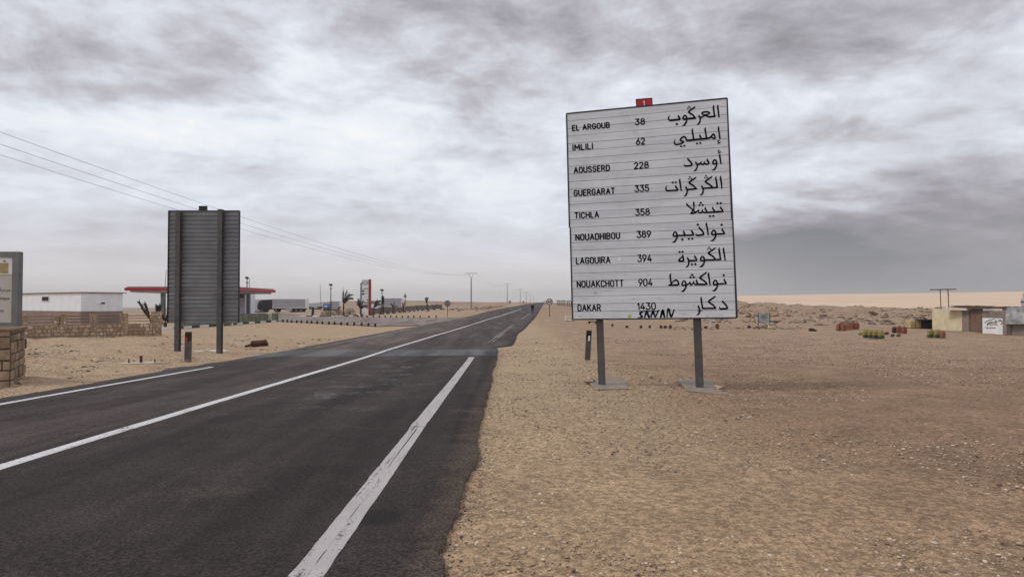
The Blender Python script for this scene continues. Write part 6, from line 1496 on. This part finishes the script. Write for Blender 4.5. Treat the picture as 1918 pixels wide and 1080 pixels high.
# straw bale and dark shelter
t, p = sh_thing('straw_bale', 1718, 57, 'flat straw coloured bale lying left of the dark shelter opening', 'bale')
s_ = 57 / F; mb = MB(); mb.box(-13 * s_, 13 * s_, 0, .7, -.05, 14 * s_, ch=.07); mb.build('bale', M['mat'], t)
for x in (-4 * s_, 4 * s_): mb = MB(); mb.box(x - .02, x + .02, -.012, .71, -.04, 14 * s_ + .012); mb.build('strap', M['wood'], t)
t, p = sh_thing('dark_shelter', 1741.5, 56.5, 'small black open shelter with flat roof slab left of the yellow wall', 'shelter')
s_ = 56.5 / F; mb = MB(); mb.box(-10 * s_, 11 * s_, .0, .9, -.1, 14.5 * s_, ch=.01); mb.build('opening_block', mat('shelter_opening_black', (.008, .006, .012), .8), t)  # solid black block stands in for the dark of the opening
mb = MB(); mb.box(-19 * s_, 4 * s_, -.1, .9, 15.2 * s_, 16.2 * s_); mb.box(-14 * s_, 12 * s_, -.15, 1, 14.5 * s_ + .003, 15.1 * s_); mb.build('roof_slab', M['wood'], t)
# bare frame behind
t, p = sh_thing('goal_frame', 1769, 66, 'bare two-post frame with long crossbar above the shack roof', 'frame')
for px_ in (1762, 1776.5): mb = MB(); mb.tube([(lx(px_, 66) + .05, 0, -.3), (lx(px_ - .8, 66), 0, zz_(542, 66))], .05, 6); mb.build('post', M['rail'], t)
mb = MB(); mb.tube([(lx(1742, 66), 0, zz_(542.3, 66)), (lx(1791, 66), 0, zz_(541.3, 66))], .055, 6); mb.build('crossbar', M['rail'], t)
mb = MB()
for px_ in (1776.5,): mb.tube([(lx(px_ + 1, 66), 0, zz_(553, 66)), (lx(px_ + 4, 66), .5, zz_(542, 66))], .03, 5)
mb.build('brace', M['rail'], t)

# row of arched shelters far right of the road
mb = None; proto = None
for i, px_ in enumerate((1044.5, 1047.5, 1051, 1054.5, 1058, 1062.5, 1066, 1070, 1078)):
    p = at(px_, 205 - i * 3); s_ = p.y / F
    lab = 'dark forked post of the far open colonnade, %s from the left' % ordw[i]
    if proto is None:
        proto = thing('colonnade_post', p, lab, 'post', 0, 'forked posts of a colonnade left of the big sign'); hh = 9.5 * s_
        b_ = MB(); b_.tube([(0, 0, -.3), (0, 0, hh * .75)], [.13, .11], 7); b_.build('post', M['palm'], proto)
        b_ = MB(); b_.tube([(0, 0, hh * .7), (-.2, 0, hh * .92), (-.45, 0, hh * .97)], [.1, .1, .06], 6); b_.tube([(0, 0, hh * .7), (.15, 0, hh * .95), (.4, 0, hh)], [.1, .1, .06], 6); b_.build('fork', M['palm'], proto)
    else: dup(proto, p, RNG.uniform(-.5, .5), lab, (1, 1, 1 + RNG.uniform(-.12, .1)))

# ------------------------------------------------------------------ dusty air
mb = MB(); mb.box(-2600, 2600, -400, 3800, -45, 60)
hz_ = mb.build('haze', []) if False else None
me = bpy.data.meshes.new('haze'); me.from_pydata(mb.v, [], mb.f); hz_ = bpy.data.objects.new('haze', me); COL.objects.link(hz_)
hm = bpy.data.materials.new('dusty_air'); hm.use_nodes = True; nt = hm.node_tree; nt.nodes.remove(nt.nodes['Principled BSDF'])
pv = nt.nodes.new('ShaderNodeVolumePrincipled'); pv.inputs['Color'].default_value = (.93, .90, .88, 1); pv.inputs['Density'].default_value = .00030; pv.inputs['Anisotropy'].default_value = .2
nt.links.new(pv.outputs[0], nt.nodes['Material Output'].inputs['Volume']); me.materials.append(hm); meta(hz_, 'pale dusty air over the whole plain', 'haze', None, 'stuff')
